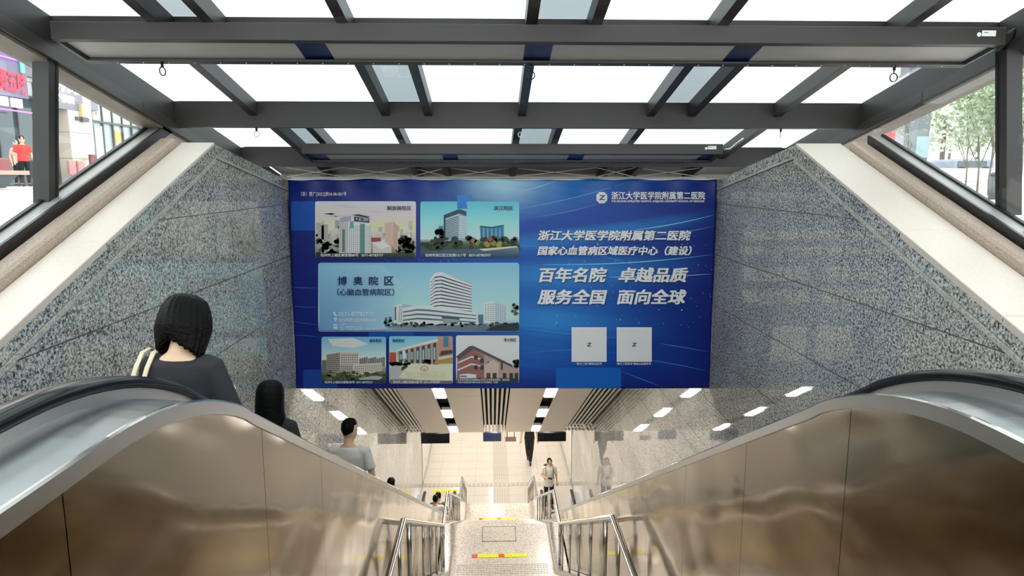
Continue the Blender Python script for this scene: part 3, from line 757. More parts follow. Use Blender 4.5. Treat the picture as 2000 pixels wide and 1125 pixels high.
sm = cloth.modifiers.new('thickness', 'SOLIDIFY'); sm.thickness = 0.0009; sm.offset = 1.0
for p in cloth.data.polygons: p.use_smooth = True
# white hem along the top
bm = bmesh.new(); 
for i in range(60):
    x0 = TLx + (TRx - TLx) * i / 60; x1 = TLx + (TRx - TLx) * (i + 1) / 60
    a, b = bp(x0, 349.2), bp(x1, 349.2); c, d = bp(x1, 351.6), bp(x0, 351.6)
    off = Vector((0, 0.006, 0)); vs = [bm.verts.new(p + off) for p in (a, b, c, d)]; bm.faces.new(vs)
bmesh.ops.remove_doubles(bm, verts=bm.verts, dist=0.0005)
hem = from_bm('top_hem', bm, WHITE, ban)

class Art:
    def __init__(s, layer=3): s.v = []; s.f = []; s.c = []; s.l = layer
    def poly(s, pts, col, lay=0):
        n = len(s.v); cs = col if isinstance(col, list) else [col] * len(pts)
        for (x, y), c in zip(pts, cs):
            s.v.append(bp(x, y, s.l + lay)); c = lin(c) if isinstance(c, str) else c; s.c.append(tuple(min(.95, q * 1.3 + .004) for q in c[:3]))
        s.f.append(tuple(range(n, n + len(pts))))
    def rect(s, x0, y0, x1, y1, col, lay=0): s.poly([(x0, y0), (x1, y0), (x1, y1), (x0, y1)], col, lay)
    def grad(s, x0, y0, x1, y1, stops, lay=0):
        for (a, ca), (b, cb) in zip(stops, stops[1:]):
            ya = y0 + (y1 - y0) * a; yb = y0 + (y1 - y0) * b; s.poly([(x0, ya), (x1, ya), (x1, yb), (x0, yb)], [ca, ca, cb, cb], lay)
    def blob(s, cx, cy, rx, ry, col, lay=0, n=9, j=0.25):
        s.poly([(cx + rx * math.cos(a) * random.uniform(1 - j, 1 + j), cy + ry * math.sin(a) * random.uniform(1 - j, 1 + j)) for a in [2 * math.pi * k / n for k in range(n)]], col, lay)
    def wins(s, p00, p10, p01, p11, nx, ny, col, fx=0.55, fy=0.5, lay=1):
        """windows on a quad facade (corner points tl, tr, bl, br)"""
        def P(u, v):
            a = (p00[0] + (p10[0] - p00[0]) * u, p00[1] + (p10[1] - p00[1]) * u); b = (p01[0] + (p11[0] - p01[0]) * u, p01[1] + (p11[1] - p01[1]) * u)
            return (a[0] + (b[0] - a[0]) * v, a[1] + (b[1] - a[1]) * v)
        for i in range(nx):
            for j in range(ny):
                u0 = (i + .5 - fx / 2) / nx; u1 = (i + .5 + fx / 2) / nx; v0 = (j + .5 - fy / 2) / ny; v1 = (j + .5 + fy / 2) / ny
                s.poly([P(u0, v0), P(u1, v0), P(u1, v1), P(u0, v1)], col, lay)
    def done(s, name, parent=None): 
        return colmesh(name, s.v, s.f, s.c, PRINT, parent or ban)
def rounded(x0, y0, x1, y1, r, sk=0):
    p = []
    for cx, cy, a0 in ((x1 - r, y0 + r, -90), (x1 - r, y1 - r, 0), (x0 + r, y1 - r, 90), (x0 + r, y0 + r, 180)):
        for k in range(5): a = math.radians(a0 + 22.5 * k); p.append((cx + r * math.cos(a), cy + r * math.sin(a)))
    return p
# translucent-looking lighter squares of the background print
for (q0, q1, q2, q3, qr, qc) in ((569, 393, 640, 450, 3, '#0b4da8'), (893, 381, 922, 420, 2, '#2c7dd0'), (1086, 718, 1213, 758.3, 4, '#0a5cb4'), (720, 640, 808, 662, 1, '#0c4a9e'), (592, 722, 660, 757, 3, '#123f98')):
    A = Art(1); A.poly(rounded(q0, q1, q2, q3, qr), qc); A.done('background_square')
# light streaks and stars
A = Art(1)
def streak(x0, y0, x1, y1, bow, w, col, n=16):
    L = []
    for i in range(n + 1):
        t = i / n; L.append((x0 + (x1 - x0) * t, y0 + (y1 - y0) * t + bow * math.sin(math.pi * t), w * math.sin(math.pi * min(1, t * 0.9 + 0.08))))
    for (xa, ya, wa), (xb, yb, wb) in zip(L, L[1:]): A.poly([(xa, ya - wa), (xb, yb - wb), (xb, yb + wb), (xa, ya + wa)], col)
for a in ((1016, 408, 1230, 355, 4, .6, '#5fb0ea'), (1040, 425, 1180, 395, 3, .5, '#4ea0e0'), (1235, 450, 1398, 419, 3, .8, '#8fd0f5'), (1260, 462, 1397, 441, 3, .6, '#6ab6ea'),
          (1060, 517, 1395, 497, 6, .9, '#7cc6f4'), (1190, 541, 1393, 535, 2, .9, '#9cdcf8'), (1016, 480, 1300, 540, -14, .6, '#3f90d8'), (1010, 640, 1250, 662, 3, .7, '#3d8ad4'),
          (1290, 671, 1385, 687, 0, .5, '#5a9ae0'), (1030, 690, 1210, 690, -7, .6, '#3c7fd0'), (1230, 698, 1384, 725, -2, .5, '#4d8ddc'), (1212, 725, 1300, 758, 0, .5, '#4d8ddc'), (1010, 375, 1090, 352, 2, .7, '#9fd6f4'),
          (566, 560, 620, 562, 1, .6, '#2f6cc8'), (568, 597, 622, 600, 1, .5, '#2f6cc8'), (574, 628, 624, 634, 1, .5, '#2f6cc8'), (570, 655, 630, 660, -2, .5, '#2f6cc8')): streak(*a)
for k in range(95):
    x = random.uniform(1080, 1392); y = random.uniform(450, 640); r = random.choice((.45, .5, .6, .7, 1.0, 1.5 if k % 6 == 0 else .6))
    A.poly([(x + r * math.cos(a), y + r * math.sin(a)) for a in [math.pi / 4 * q for q in range(8)]], '#cdeefc')
for k in range(10):
    x = random.uniform(740, 900); y = random.uniform(505, 511); A.poly([(x - .6, y), (x, y - .6), (x + .6, y), (x, y + .6)], '#cfe9fb')
tag(A.done('light_streak'), kind='stuff')

# --- photo panel 1 (top left)
def panel(x0, y0, x1, y1, stops, r=4):
    A = Art(2)
    P = rounded(x0, y0, x1, y1, r)
    def gc(t):
        for (a, ca), (b, cb) in zip(stops, stops[1:]):
            if a <= t <= b:
                f = (t - a) / (b - a + 1e-9); A_, B_ = lin(ca), lin(cb); return tuple(A_[i] + (B_[i] - A_[i]) * f for i in range(3))
        return lin(stops[-1][1])[:3]
    # horizontal slices of the rounded shape, so the colours run true
    ysl = sorted(set([y0 + (y1 - y0) * k / 24 for k in range(25)] + [y0 + r * k / 4 for k in range(5)] + [y1 - r * k / 4 for k in range(5)]))
    def half(y):
        d = 0
        if y < y0 + r: d = r - math.sqrt(max(0, r * r - (y0 + r - y) ** 2))
        if y > y1 - r: d = r - math.sqrt(max(0, r * r - (y - (y1 - r)) ** 2))
        return x0 + d, x1 - d
    for a, b in zip(ysl, ysl[1:]):
        (la, ra), (lb, rb) = half(a), half(b); ca, cb = gc((a - y0) / (y1 - y0)), gc((b - y0) / (y1 - y0))
        A.poly([(la, a), (ra, a), (rb, b), (lb, b)], [ca, ca, cb, cb])
    return A
A = panel(615.5, 393, 812.5, 503, [(0, '#d5d6de'), (.15, '#dcd4d4'), (.3, '#ecd0cc'), (.42, '#f0d9b0'), (.5, '#e9dcb0'), (.56, '#d8cfc6'), (.8, '#a8a89c'), (1, '#4d5a44')])
for k in range(16):
    x = random.uniform(625, 768); y = random.uniform(399, 425); w = random.uniform(15, 40); A.poly([(x, y), (x + w * .5, y - 1.5), (x + w, y + 1), (x + w * .5, y + 2.5)], random.choice(('#c9cfdc', '#e8d4d0', '#d8c6d2', '#e6dcd8')), 1)
for k in range(70):
    x = random.uniform(617, 806); w = random.uniform(3, 9); h = random.uniform(4, 16); b = random.uniform(445, 478)
    A.rect(x, b - h, min(x + w, 811), b, random.choice(('#c8c2bc', '#b8b6b4', '#dcd6d0', '#a8a6a4', '#cdbcb0', '#e6e2de')), 2 + k % 3 * .2)
for x, y in ((621, 436), (628, 440)): A.rect(x, y, x + 12, 468, '#b9b0a6', 3)
for k in range(46):
    A.blob(random.uniform(619, 662), random.uniform(468, 498), random.uniform(3, 7), random.uniform(2, 5), random.choice(('#39452c', '#2c3822', '#d9d5cf', '#8c9088', '#4d5c38', '#b5b3ad')), 4)
    A.blob(random.uniform(775, 807), random.uniform(462, 497), random.uniform(3, 7), random.uniform(2, 6), random.choice(('#39452c', '#2f3b24', '#55653a', '#465232')), 4)
A.rect(725, 464, 744, 472, '#a3463e', 5); A.rect(728, 476, 765, 500, '#cfc8bd', 5); A.poly([(726, 474), (748, 470), (765, 480), (745, 487)], '#ebe6dc', 6)
# pink tower at right
A.poly([(752, 435), (768, 432), (777, 440), (778, 490), (752, 472)], '#c8a893', 6); A.poly([(752, 435), (768, 432), (768, 478), (752, 472)], '#dcc0ac', 6.5); A.wins((753, 437), (767, 435), (753, 470), (767, 475), 6, 12, '#a8887a', .5, .4, 7)
# main tower
A.poly([(663, 428), (680, 422), (680, 495), (663, 495)], '#d6cfcc', 8); A.poly([(680, 424), (724, 430), (725, 495), (680, 495)], '#ece6e2', 8)
A.wins((664, 433), (680, 429), (664, 492), (680, 493), 5, 17, '#6b6a70', .4, .55, 9); A.wins((681, 440), (705, 440), (681, 493), (705, 493), 6, 15, '#7b7a82', .42, .5, 9)
A.rect(704, 437, 713, 494, '#5d8d8a', 9.5); A.rect(684, 432, 691, 446, '#6da3a0', 9.5); A.rect(669, 448, 674, 492, '#5b7f80', 9.5)
A.wins((714, 440), (724, 440), (714, 493), (724, 493), 3, 15, '#7b7a82', .42, .5, 9)
A.poly([(664, 427), (672, 423), (686, 422), (686, 431), (664, 434)], '#aaa7b0', 10); A.poly([(688, 420), (700, 418), (722, 423), (720, 426)], '#3a4252', 10)
A.poly([(692, 423), (722, 427), (722, 435), (692, 432)], '#16224e', 11)
A.blob(697, 427.5, 1.8, 1.8, '#ffffff', 12, 10, 0)
A.grad(618, 494, 810, 503, [(0, '#3a4336'), (1, '#1f2c3a')], 10)
A.poly([(617, 494), (700, 494), (700, 502.9), (619, 502.9)], ['#222c3a', '#222c3a', '#1b2636', '#1b2636'], 12)
P1 = A.done('photo_panel')
# --- panel 2 (top right)
A = panel(821, 393.5, 1014, 503, [(0, '#5cc4d6'), (.25, '#86d8e4'), (.55, '#b6e8ec'), (.7, '#cdeef0'), (.71, '#5c6f58'), (.86, '#2f4436'), (.9, '#43627c'), (1, '#2e4a66')])
A.poly([(868, 420), (897, 409), (897, 470), (868, 470)], '#b9cdd4', 3); A.poly([(897, 409), (911, 414), (911, 470), (897, 470)], '#8fb0c2', 3)
A.poly([(867, 420), (897, 408), (911, 413), (911, 422), (897, 417), (867, 428)], '#31485a', 4); A.poly([(867, 420), (870, 419), (870, 470), (867, 470)], '#24384a', 5)
for k in range(13): A.poly([(870, 430 + k * 3.1), (896, 421 + k * 3.5), (896, 422.6 + k * 3.5), (870, 431.6 + k * 3.1)], '#3d5c70', 4)
for k in range(12): A.poly([(897.5, 421 + k * 3.7), (911, 424 + k * 3.6), (911, 425.6 + k * 3.6), (897.5, 423 + k * 3.7)], '#e8f2f4', 4)
A.poly([(937, 441), (960, 443), (984, 439), (984, 470), (939, 468)], '#3f86ae', 3); A.poly([(937, 441), (961, 443.5), (984, 439), (984, 441), (961, 445.5), (937, 443)], '#183048', 4)
for k in range(11): A.rect(940 + k * 4, 446, 941.2 + k * 4, 468, '#8fc8de' if k % 2 else '#2b6288', 4)
A.rect(857, 441, 866, 470, '#4d88a6', 2.5)
for k in range(70):
    A.blob(random.uniform(824, 1011), random.uniform(464, 486), random.uniform(3, 8), random.uniform(3, 6), random.choice(('#1e2c20', '#26362a', '#324429', '#2b3a30')), 5 + (k % 5) * .2)
for k in range(9): A.blob(random.uniform(852, 866), random.uniform(450, 470), 5, 5, '#1f2d22', 6)
for x, y, c in ((925, 470, '#9a6a3a'), (958, 468, '#8a5a3e'), (964, 474, '#8a8440'), (975, 477, '#9a9a48'), (932, 474, '#7a8a4a'), (952, 476, '#a4843f')): A.blob(x, y, 6, 6, c, 7)
for k in range(3): A.rect(998 + k * 5, 466 - k, 1001.5 + k * 5, 474, '#3f8e9e', 4)
A.poly([(822, 490), (940, 486), (1013, 482), (1013, 498), (1010, 502.8), (825, 502.8), (822, 498)], ['#3d5a70', '#4d6a80', '#6f8a94', '#3a5468', '#27425a', '#1f3850', '#27425a'], 8)
A.poly([(935, 486), (1010, 480), (1010, 483), (945, 490)], '#cfcdb0', 9)
P2 = A.done('photo_panel')
# --- panel 3 (wide)
A = panel(621.5, 513, 1014, 648, [(0, '#86bede'), (.3, '#9fd0e6'), (.6, '#b2dcea'), (.82, '#c3e0ea'), (.9, '#8aa6bc'), (1, '#6f86a4')], 5)
A.poly([(622, 518), (745, 518), (790, 560), (770, 640), (700, 646), (624, 643)], ['#8dc1e2', '#9cc9e4', '#a9d6e9', '#a6cde0', '#6fa6cf', '#6b9fcb'], 1)
A.poly([(760, 636), (1013, 634), (1013, 646), (752, 647)], ['#7f93a8', '#6f7f90', '#545f70', '#8ea0b4'], 2)
def layered(x0, x1, ytop, n, h, bow, col1, col2, lay):
    pass
# curved tower: white bands
for k in range(13):
    yb = 546 + k * 6.3
    A.poly([(840, yb + 2 - k * .25), (849, yb - 10 + k * .7), (860, yb - 12 + k * .75), (921, yb + 9 - k * .9), (922, yb + 13.0 - k * .95), (862, yb - 7.5 + k * .75), (850, yb - 6 + k * .75), (840, yb + 6 - k * .2)], '#f0f4f6', 5)
    A.poly([(841, yb + 5.6 - k * .2), (850, yb - 6 + k * .75), (862, yb - 7.5 + k * .75), (921, yb + 12.4 - k * .95), (921, yb + 15.6 - k * .9), (862, yb - 4.6 + k * .75), (850, yb - 3 + k * .75), (841, yb + 8 - k * .2)], '#4c5a70', 4)
A.poly([(839, 545), (850, 533), (862, 531), (921, 553), (922, 610), (840, 618)], ['#c9d4dc', '#dde6ea', '#dde6ea', '#a4b2c0', '#94a4b4', '#c4ccd4'], 3)
# podium
A.poly([(786, 601), (815, 596), (835, 597), (930, 610), (936, 634), (786, 634)], '#dbe4e8', 7)
for k in range(3):
    A.poly([(787, 608 + k * 8), (815, 603 + k * 8.5), (835, 604 + k * 8.5), (930, 615 + k * 6.5), (930, 617 + k * 6.5), (835, 607.5 + k * 8.5), (815, 606.5 + k * 8.5), (787, 610.5 + k * 8)], '#5d6f84', 8)
A.poly([(786, 601), (815, 595.5), (835, 597), (932, 610), (932, 613), (835, 601.5), (815, 600), (786, 604.5)], '#ffffff', 9)
A.poly([(862, 617), (898, 620), (898, 624), (864, 622)], '#4a5568', 10); A.rect(866, 624, 896, 632, '#98a0a6', 9)
A.poly([(769, 598), (778, 594), (786, 594), (786, 634), (769, 632)], '#e6edf0', 6); A.poly([(786, 594), (812, 597), (812, 601), (786, 603)], '#9fb2c2', 6)
A.rect(771, 599, 774, 625, '#59687c', 10); A.wins((778, 597), (786, 597), (778, 628), (786, 630), 2, 9, '#74869a', .5, .5, 10)
# apartment at right
A.poly([(945, 591), (966, 588), (966, 632), (945, 630)], '#dde5ea', 6); A.poly([(966, 588), (988, 594), (988, 630), (966, 632)], '#c0ccd6', 6)
A.wins((946, 593), (966, 591), (946, 626), (966, 628), 4, 9, '#7d8ea2', .5, .45, 7); A.wins((967, 592), (988, 596), (967, 628), (988, 628), 5, 9, '#8a9aaa', .5, .45, 7)
A.rect(934, 614, 944, 630, '#5a7a98', 6)
for k in range(60):
    x = random.uniform(765, 1010); A.blob(x, random.uniform(630, 636), random.uniform(2, 5), random.uniform(1.2, 3), random.choice(('#3c5248', '#4a6252', '#2f4444', '#6a8068')), 11)
for k in range(16): A.blob(random.uniform(1000, 1012.5), random.uniform(592, 618), 3, 2.4, random.choice(('#5c6e58', '#47584a', '#74866a')), 11); 
for k in range(12): A.blob(random.uniform(752, 768), random.uniform(618, 636), 3, 3, '#5e7f88', 5)
for x in (862, 912, 925): A.blob(x, 633, 5, 1.6, '#232a36', 12, 9, .1)
A.poly([(948, 645), (960, 638), (978, 633), (1004, 630), (1013.5, 632), (1013.5, 643), (1006, 646)], '#2c3340', 12)
P3 = A.done('photo_panel')
# --- panel 4
A = panel(628, 657.5, 754, 749, [(0, '#6db4dc'), (.25, '#a9d2e6'), (.5, '#dfe6e4'), (.62, '#d8cfc2'), (.66, '#a8a69a'), (.8, '#59603f'), (1, '#3a4a5c')])
A.poly([(640, 662), (690, 660), (720, 672), (690, 680), (650, 676)], '#dbe8ee', 1)
for k in range(12): A.rect(702 + k * 4.2, 700 - (k % 4), 705.5 + k * 4.2, 716, random.choice(('#6c6c70', '#7d7a7a')), 2)
A.rect(629, 703, 638, 725, '#6d6f72', 2)
A.poly([(638, 692), (664, 688), (664, 729), (638, 722)], '#a59d90', 4); A.poly([(664, 688), (700, 688), (700, 730), (664, 729)], '#cfc6b8', 4)
for k in range(9): A.poly([(639, 694 + k * 3.4), (664, 690.5 + k * 4.1), (664, 692 + k * 4.1), (639, 695.4 + k * 3.4)], '#5f5b58', 5); 
A.wins((666, 691), (700, 691), (666, 728), (700, 728), 8, 8, '#6f6a66', .55, .5, 5)
A.poly([(664, 712), (690, 711), (690, 735), (664, 727)], '#b9b0a2', 6); A.poly([(690, 711), (746, 708), (746, 724), (690, 735)], '#d5ccbe', 6)
A.wins((666, 714), (689, 714), (666, 726), (689, 732), 6, 4, '#625d5a', .5, .45, 7); A.wins((692, 714), (745, 711), (692, 732), (745, 722), 13, 4, '#6f6a66', .5, .45, 7)
for k in range(60): A.blob(random.uniform(631, 752), random.uniform(726, 742), random.uniform(2, 6), random.uniform(1.5, 4), random.choice(('#5a6036', '#3d4528', '#77764a', '#8a8a60', '#4a4f30')), 8 + (k % 4) * .2)
A.poly([(700, 738), (735, 733), (748, 736), (740, 742), (705, 743)], '#b6b3aa', 9.5)
A.poly([(631, 741), (750, 741), (753, 744), (750, 748.8), (632, 748.8), (629, 745)], '#2a3a52', 10)
P4 = A.done('photo_panel')
# --- panel 5
A = panel(760, 656.5, 884.5, 749, [(0, '#7cc0e4'), (.3, '#a6d8ec'), (.5, '#dff0f2'), (.7, '#d8d2c8'), (1, '#c8c2c0')])
A.poly([(776, 684), (856, 664), (858, 712), (778, 706)], '#bfa08a', 3); A.poly([(776, 682), (856, 661), (856, 666), (776, 686)], '#e8dccf', 4)
for k in range(7):
    x = 780 + k * 11; t = (x - 776) / 80; A.poly([(x, 688 - 20 * t), (x + 6, 686 - 20 * t), (x + 6, 708 + 4 * t), (x, 707 + 4 * t)], '#3a4a54', 5); A.rect(x + 1, 692 - 16 * t, x + 4.6, 702, '#8ac4d6', 6)
A.poly([(786, 684), (792, 683), (792, 700), (786, 700)], '#f4efe8', 7)
A.poly([(855, 657), (884, 657), (884, 693), (856, 697)], '#c0927c', 6); A.rect(866, 657, 876, 677, '#4f7f9a', 7); A.poly([(862, 685), (884, 683), (884, 690), (858, 695)], '#56423c', 7); A.poly([(850, 704), (884, 697), (884, 709), (848, 710)], '#b88a50', 7)
A.rect(761, 688, 774, 708, '#b8543c', 5)
for k in range(26): A.blob(random.uniform(762, 800), random.uniform(708, 713), 4, 2.4, random.choice(('#4a5644', '#5a664c')), 8)
for k in range(8): A.blob(random.uniform(831, 839), random.uniform(700, 708), 3.4, 3.4, '#3c4a3c', 8)
A.poly([(761, 718), (778, 714), (784, 720), (783, 746), (762, 746)], '#b9b8bd', 8)
A.poly([(802, 710), (884, 713), (884, 745), (868, 747), (778, 737)], '#e6dcc4', 9)
A.poly([(784, 717), (792, 713), (798, 714), (785, 724)], '#3a4a2c', 9)
P5 = A.done('photo_panel')
A = Art(13)
A.poly([(829 + 8 * math.cos(a), 719 + 5 * math.sin(a)) for a in [math.pi / 8 * k for k in range(16)]], '#a8564a'); A.poly([(829 + 6.6 * math.cos(a), 719 + 3.9 * math.sin(a)) for a in [math.pi / 8 * k for k in range(16)]], '#e6dcc4', 1); A.poly([(825, 718), (829, 720), (834, 717), (829, 722)], '#a8564a', 2)
A.done('stone_crest', P5)
A = Art(12); A.poly([(762, 740.5), (884, 743), (883, 747), (880, 749), (764, 749), (761, 746)], '#6a6a6e'); A.done('caption_band', P5)
# --- panel 6
A = panel(890.5, 655, 1014, 748.5, [(0, '#e3e6ea'), (.4, '#e9ebec'), (.7, '#d8dadb'), (1, '#8a8e96')])
A.poly([(891, 696), (916, 676), (924, 675), (1000, 712), (1002, 718), (924, 682), (895, 703)], '#5a5656', 4)
A.poly([(893, 702), (923, 682), (945, 693), (945, 742), (893, 742)], '#9c6664', 3); A.poly([(945, 693), (1000, 716), (1013, 716), (1013, 742), (945, 742)], '#b39c92', 3)
for y in (702, 716): A.poly([(894, y + 5), (921, y - 7), (945, y - 1), (945, y + 2), (921, y - 4), (894, y + 8)], '#e6dcd6', 5)
for x, y in ((926, 694), (938, 700), (926, 713), (938, 714)): A.rect(x, y, x + 7, y + 8, '#3c4048', 6)
for x in (952, 960, 969, 978): A.rect(x, 706, x + 4, 722, '#4a4440', 6)
A.poly([(946, 714), (962, 702), (974, 708), (974, 742), (946, 742)], '#cdb8aa', 7); A.rect(950, 728, 958, 742, '#5a4a46', 8); A.rect(962, 728, 970, 742, '#4a3c3a', 8)
A.rect(976, 722, 1013, 742, '#b89c94', 7)
for x in (982, 995, 1005): A.rect(x, 728, x + 7, 738, '#3c3432', 8)
for k in range(14): A.blob(random.uniform(1004, 1012.6), random.uniform(704, 716), 3, 3, '#6a7264', 6)
A.poly([(898, 731), (914, 729), (930, 731), (930, 741), (898, 741)], '#dcdfe0', 8); A.rect(899, 733, 912, 736, '#54859a', 9)
A.poly([(893, 738.5), (930, 738), (1012, 738), (1013, 744), (1010, 748.3), (894, 748.3), (891, 745)], '#28354a', 10)
P6 = A.done('photo_panel')

# --- lettering
def text_mesh(txt, res=2, off=0.0, shear=0.0, spacing=1.0):
    cu = bpy.data.curves.new('lettering', 'FONT'); cu.body = txt; cu.resolution_u = res; cu.offset = off; cu.shear = shear; cu.space_character = spacing
    cu.fill_mode = 'BOTH' if hasattr(cu, 'fill_mode') else cu.fill_mode
    o = bpy.data.objects.new('lettering', cu); sc.collection.objects.link(o)
    dg = bpy.context.evaluated_depsgraph_get(); me = bpy.data.meshes.new_from_object(o.evaluated_get(dg))
    sc.collection.objects.unlink(o); bpy.data.objects.remove(o); bpy.data.curves.remove(cu)
    return me
def fit(me):
    xs_ = [v.co.x for v in me.vertices]; ys_ = [v.co.y for v in me.vertices]
    return min(xs_), max(xs_), min(ys_), max(ys_)
def embolden(me, w):
    if w < 0.008: return me
    bm = bmesh.new(); k = 0
    for dx, dy in ((-w, -w * .7), (w, -w * .7), (-w, w * .7), (w, w * .7), (0, 0)):
        n = len(bm.verts); bm.from_mesh(me); bm.verts.ensure_lookup_table()
        for v in bm.verts[n:]: v.co.x += dx; v.co.y += dy; v.co.z = k * .00022
        k += 1
    bm.to_mesh(me); bm.free(); return me
INKW = mat('white_print', '#ffffff', 0.4); INKN = mat('navy_print', '#12285e', 0.4); INKS = mat('navy_shadow_print', '#0a2a78', 0.4)
def banner_text(txt, x0, y0, x1, y1, m, layer=14, off=0.0, shear=0.0, res=2, name='lettering', par=None):
    me = text_mesh(txt, res, 0.0, 0.0); me = embolden(me, off); a, b, c, d = fit(me)
    for v in me.vertices:
        u = (v.co.x - a) / (b - a); w = (v.co.y - c) / (d - c)
        X = x0 + (x1 - x0) * u; Y = y1 + (y0 - y1) * w
        X += shear * (w - 0.5) * (y1 - y0)
        zz = v.co.z; p = bp(X, Y, layer); p.y -= zz; v.co = p
    me.name = name; me.materials.clear(); me.materials.append(m)
    o = bpy.data.objects.new(name, me); link(o, par or ban); return o
T = banner_text
T('（浙）医广[2022]第04-08-001号', 589, 374.5, 677, 384, INKW, off=0.006)
T('解放路院区', 756, 402, 803.5, 410.5, INKN, off=0.018, par=P1); T('杭州市上城区解放路88号   0571-87783777', 627, 494.8, 749, 501, INKW, 18, off=0.018, par=P1)
T('浙二医院', 701, 425.2, 720.5, 432, INKW, 18, off=0.01, par=P1)
T('滨江院区', 964, 402, 1002, 410.5, INKN, off=0.018, par=P2); T('杭州市滨江区江虹路1511号   0571-87783777', 831, 494.8, 958, 501, INKW, 18, off=0.018, par=P2)
[T(ch, xx, 539.5, xx + 18.5, 556.5, INKN, 18, off=0.022, par=P3) for ch, xx in (('博', 660), ('奥', 690.5), ('院', 721), ('区', 751))]; T('（心脑血管病院区）', 659, 563, 770.5, 577, INKN, 18, off=0.014, par=P3)
T('0571-87783777', 662.5, 608.5, 730, 616.5, INKW, 18, off=0.004, par=P3); T('杭州市萧山区启迪路456号', 663, 620.5, 735, 628, INKW, 18, off=0.004, par=P3)
T('交通方式', 664, 631, 677, 634.5, INKW, 18, res=1, par=P3); T('地铁：1号线滨康路站D口出站', 664, 636, 708, 639.5, INKW, 18, res=1, par=P3); T('公交：101路/321路/727路/1505路到 滨康路启迪路口站下车', 664, 640.5, 766, 644.2, INKW, 18, res=1, par=P3)
T('城东院区', 722, 661.5, 746, 668, INKN, off=0.02, par=P4); T('杭州市上城区庆春路300号  0571-86992521', 635, 742.8, 728, 748, INKW, 18, off=0.016, par=P4)
T('眼科院区', 767, 661.5, 790.5, 668, INKN, off=0.02, par=P5); T('杭州市上城区西湖大道1号  0571-87783907', 768, 742.3, 860, 747.8, INKW, 18, off=0.016, par=P5)
T('浙大院区', 984, 660, 1008, 666.5, INKN, off=0.02, par=P6)
T('杭州市西湖区余杭塘路866号浙江大学紫金港校区（紫金港）', 894, 738.8, 995, 742.8, INKW, 18, off=0.012, res=1, par=P6); T('杭州市西湖区浙大路38号浙江大学校医院（玉泉）', 894, 743.7, 973, 747.6, INKW, 18, off=0.012, res=1, par=P6)
T('浙二眼科医院', 794, 724, 872, 737, mat('stone_gold_print', '#f4ecc8', 0.5), 18, off=0.02, shear=-0.4)
T('浙江大学医学院附属第二医院', 1193.5, 374, 1376.5, 389.5, INKW, off=0.022)
T('THE SECOND AFFILIATED HOSPITAL ZHEJIANG UNIVERSITY SCHOOL OF MEDICINE', 1193.5, 391, 1375, 396, INKW, off=0.03, res=2)
for t_, b_ in (('浙江大学医学院附属第二医院', (1051, 449.5, 1348, 469.5)), ('国家心血管病区域医疗中心（建设）', (1051, 480, 1350, 498.5)), ('百年名院', (1052, 522, 1184, 551)), ('卓越品质', (1209, 522, 1342, 551)), ('服务全国', (1052, 564.5, 1183, 594)), ('面向全球', (1206, 564.5, 1339, 594))):
    T(t_, b_[0] + 1.3, b_[1] + 1.5, b_[2] + 1.3, b_[3] + 1.5, INKS, 13, off=0.03, shear=0.22, name='lettering_shadow')
    T(t_, *b_, INKW, 15, off=0.036, shear=0.22)
T('“浙大二院”微信公众号', 1124, 707.5, 1175, 712, INKW, off=0.012, res=1); T('“浙大二院发布”微信公众服务号', 1203, 707.5, 1271, 712, INKW, off=0.012, res=1)
# emblem: white rounded cross with Z
A = Art(14)
A.poly(rounded(1168, 375, 1182, 397, 3), '#f4f7fb'); A.poly(rounded(1164.5, 378.5, 1185.5, 393.5, 3), '#f4f7fb')
A.done('emblem')
T('Z', 1170, 381, 1181, 390.5, mat('emblem_blue', '#163c8c', .4), 18, off=0.03, shear=0.1, name='emblem_letter')
# blank white squares where the codes are printed, small emblem at their centres
for x0, y0, x1, y1 in ((1116, 638.5, 1184.5, 706), (1204, 638.5, 1272.5, 706)):
    A = Art(14); A.rect(x0, y0, x1, y1, '#f0f2f6'); s_ = A.done('white_square')
    cx, cy = (x0 + x1) / 2, (y0 + y1) / 2
    T('Z', cx - 4.2, cy - 3.4, cx + 4.2, cy + 3.6, INKN, 18, off=0.03, shear=0.1, name='emblem_letter')
# pictograms
A = Art(16)
A.poly([(652, 609), (654.5, 608), (656, 611), (654.8, 612), (657, 614.6), (658.5, 613.6), (660, 615.5), (658, 617.4), (655, 616), (652.3, 612.4)], '#ffffff')
A.poly([(656 + 3 * math.cos(a), 622 + 3 * math.sin(a)) for a in [math.pi * (1 - k / 8) + math.pi for k in range(9)]] + [(656, 628)], '#ffffff'); A.blob(656, 622, 1.1, 1.1, '#7fb4d8', 1, 8, 0)
A.poly(rounded(652, 632.5, 660, 641, 1), '#ffffff'); A.rect(653.2, 634.5, 658.8, 637.5, '#7fb4d8', 1); A.rect(652.6, 641.6, 659.4, 642.4, '#ffffff')
A.done('pictogram')

# ================================================================== hanging signs of the concourse
def hang_sign(px0, px1, py0, py1, Y, m, lab, cat='sign', rods=True, th=0.12, txt=None):
    a = onY(px0, py0, Y); b = onY(px1, py1, Y)
    g = empty('hanging_sign', ((a.x + b.x) / 2, Y, b.z)); tag(g, lab, cat)
    box('sign_box', a.x, b.x, Y, Y + th, b.z, a.z, m, g, 0.006)
    for x in (a.x + (b.x - a.x) * 0.17, a.x + (b.x - a.x) * 0.83): tube('hanger_rod', [(x, Y + th / 2, a.z), (x, Y + th / 2, ceil_z(30) + 0.03)], 0.012, BLACK, g, 6)
    return g, a, b
SBK = mat('black_screen', '#0a0a0b', 0.25); SNV = mat('navy_screen', '#15233f', 0.3, emit='#1c3260', estr=0.12); SBR = mat('taupe_sign', '#8b7468', 0.5)
hang_sign(822, 878, 847, 866, 20.4, SBK, 'wide black hanging display left of the blue one', 'sign')
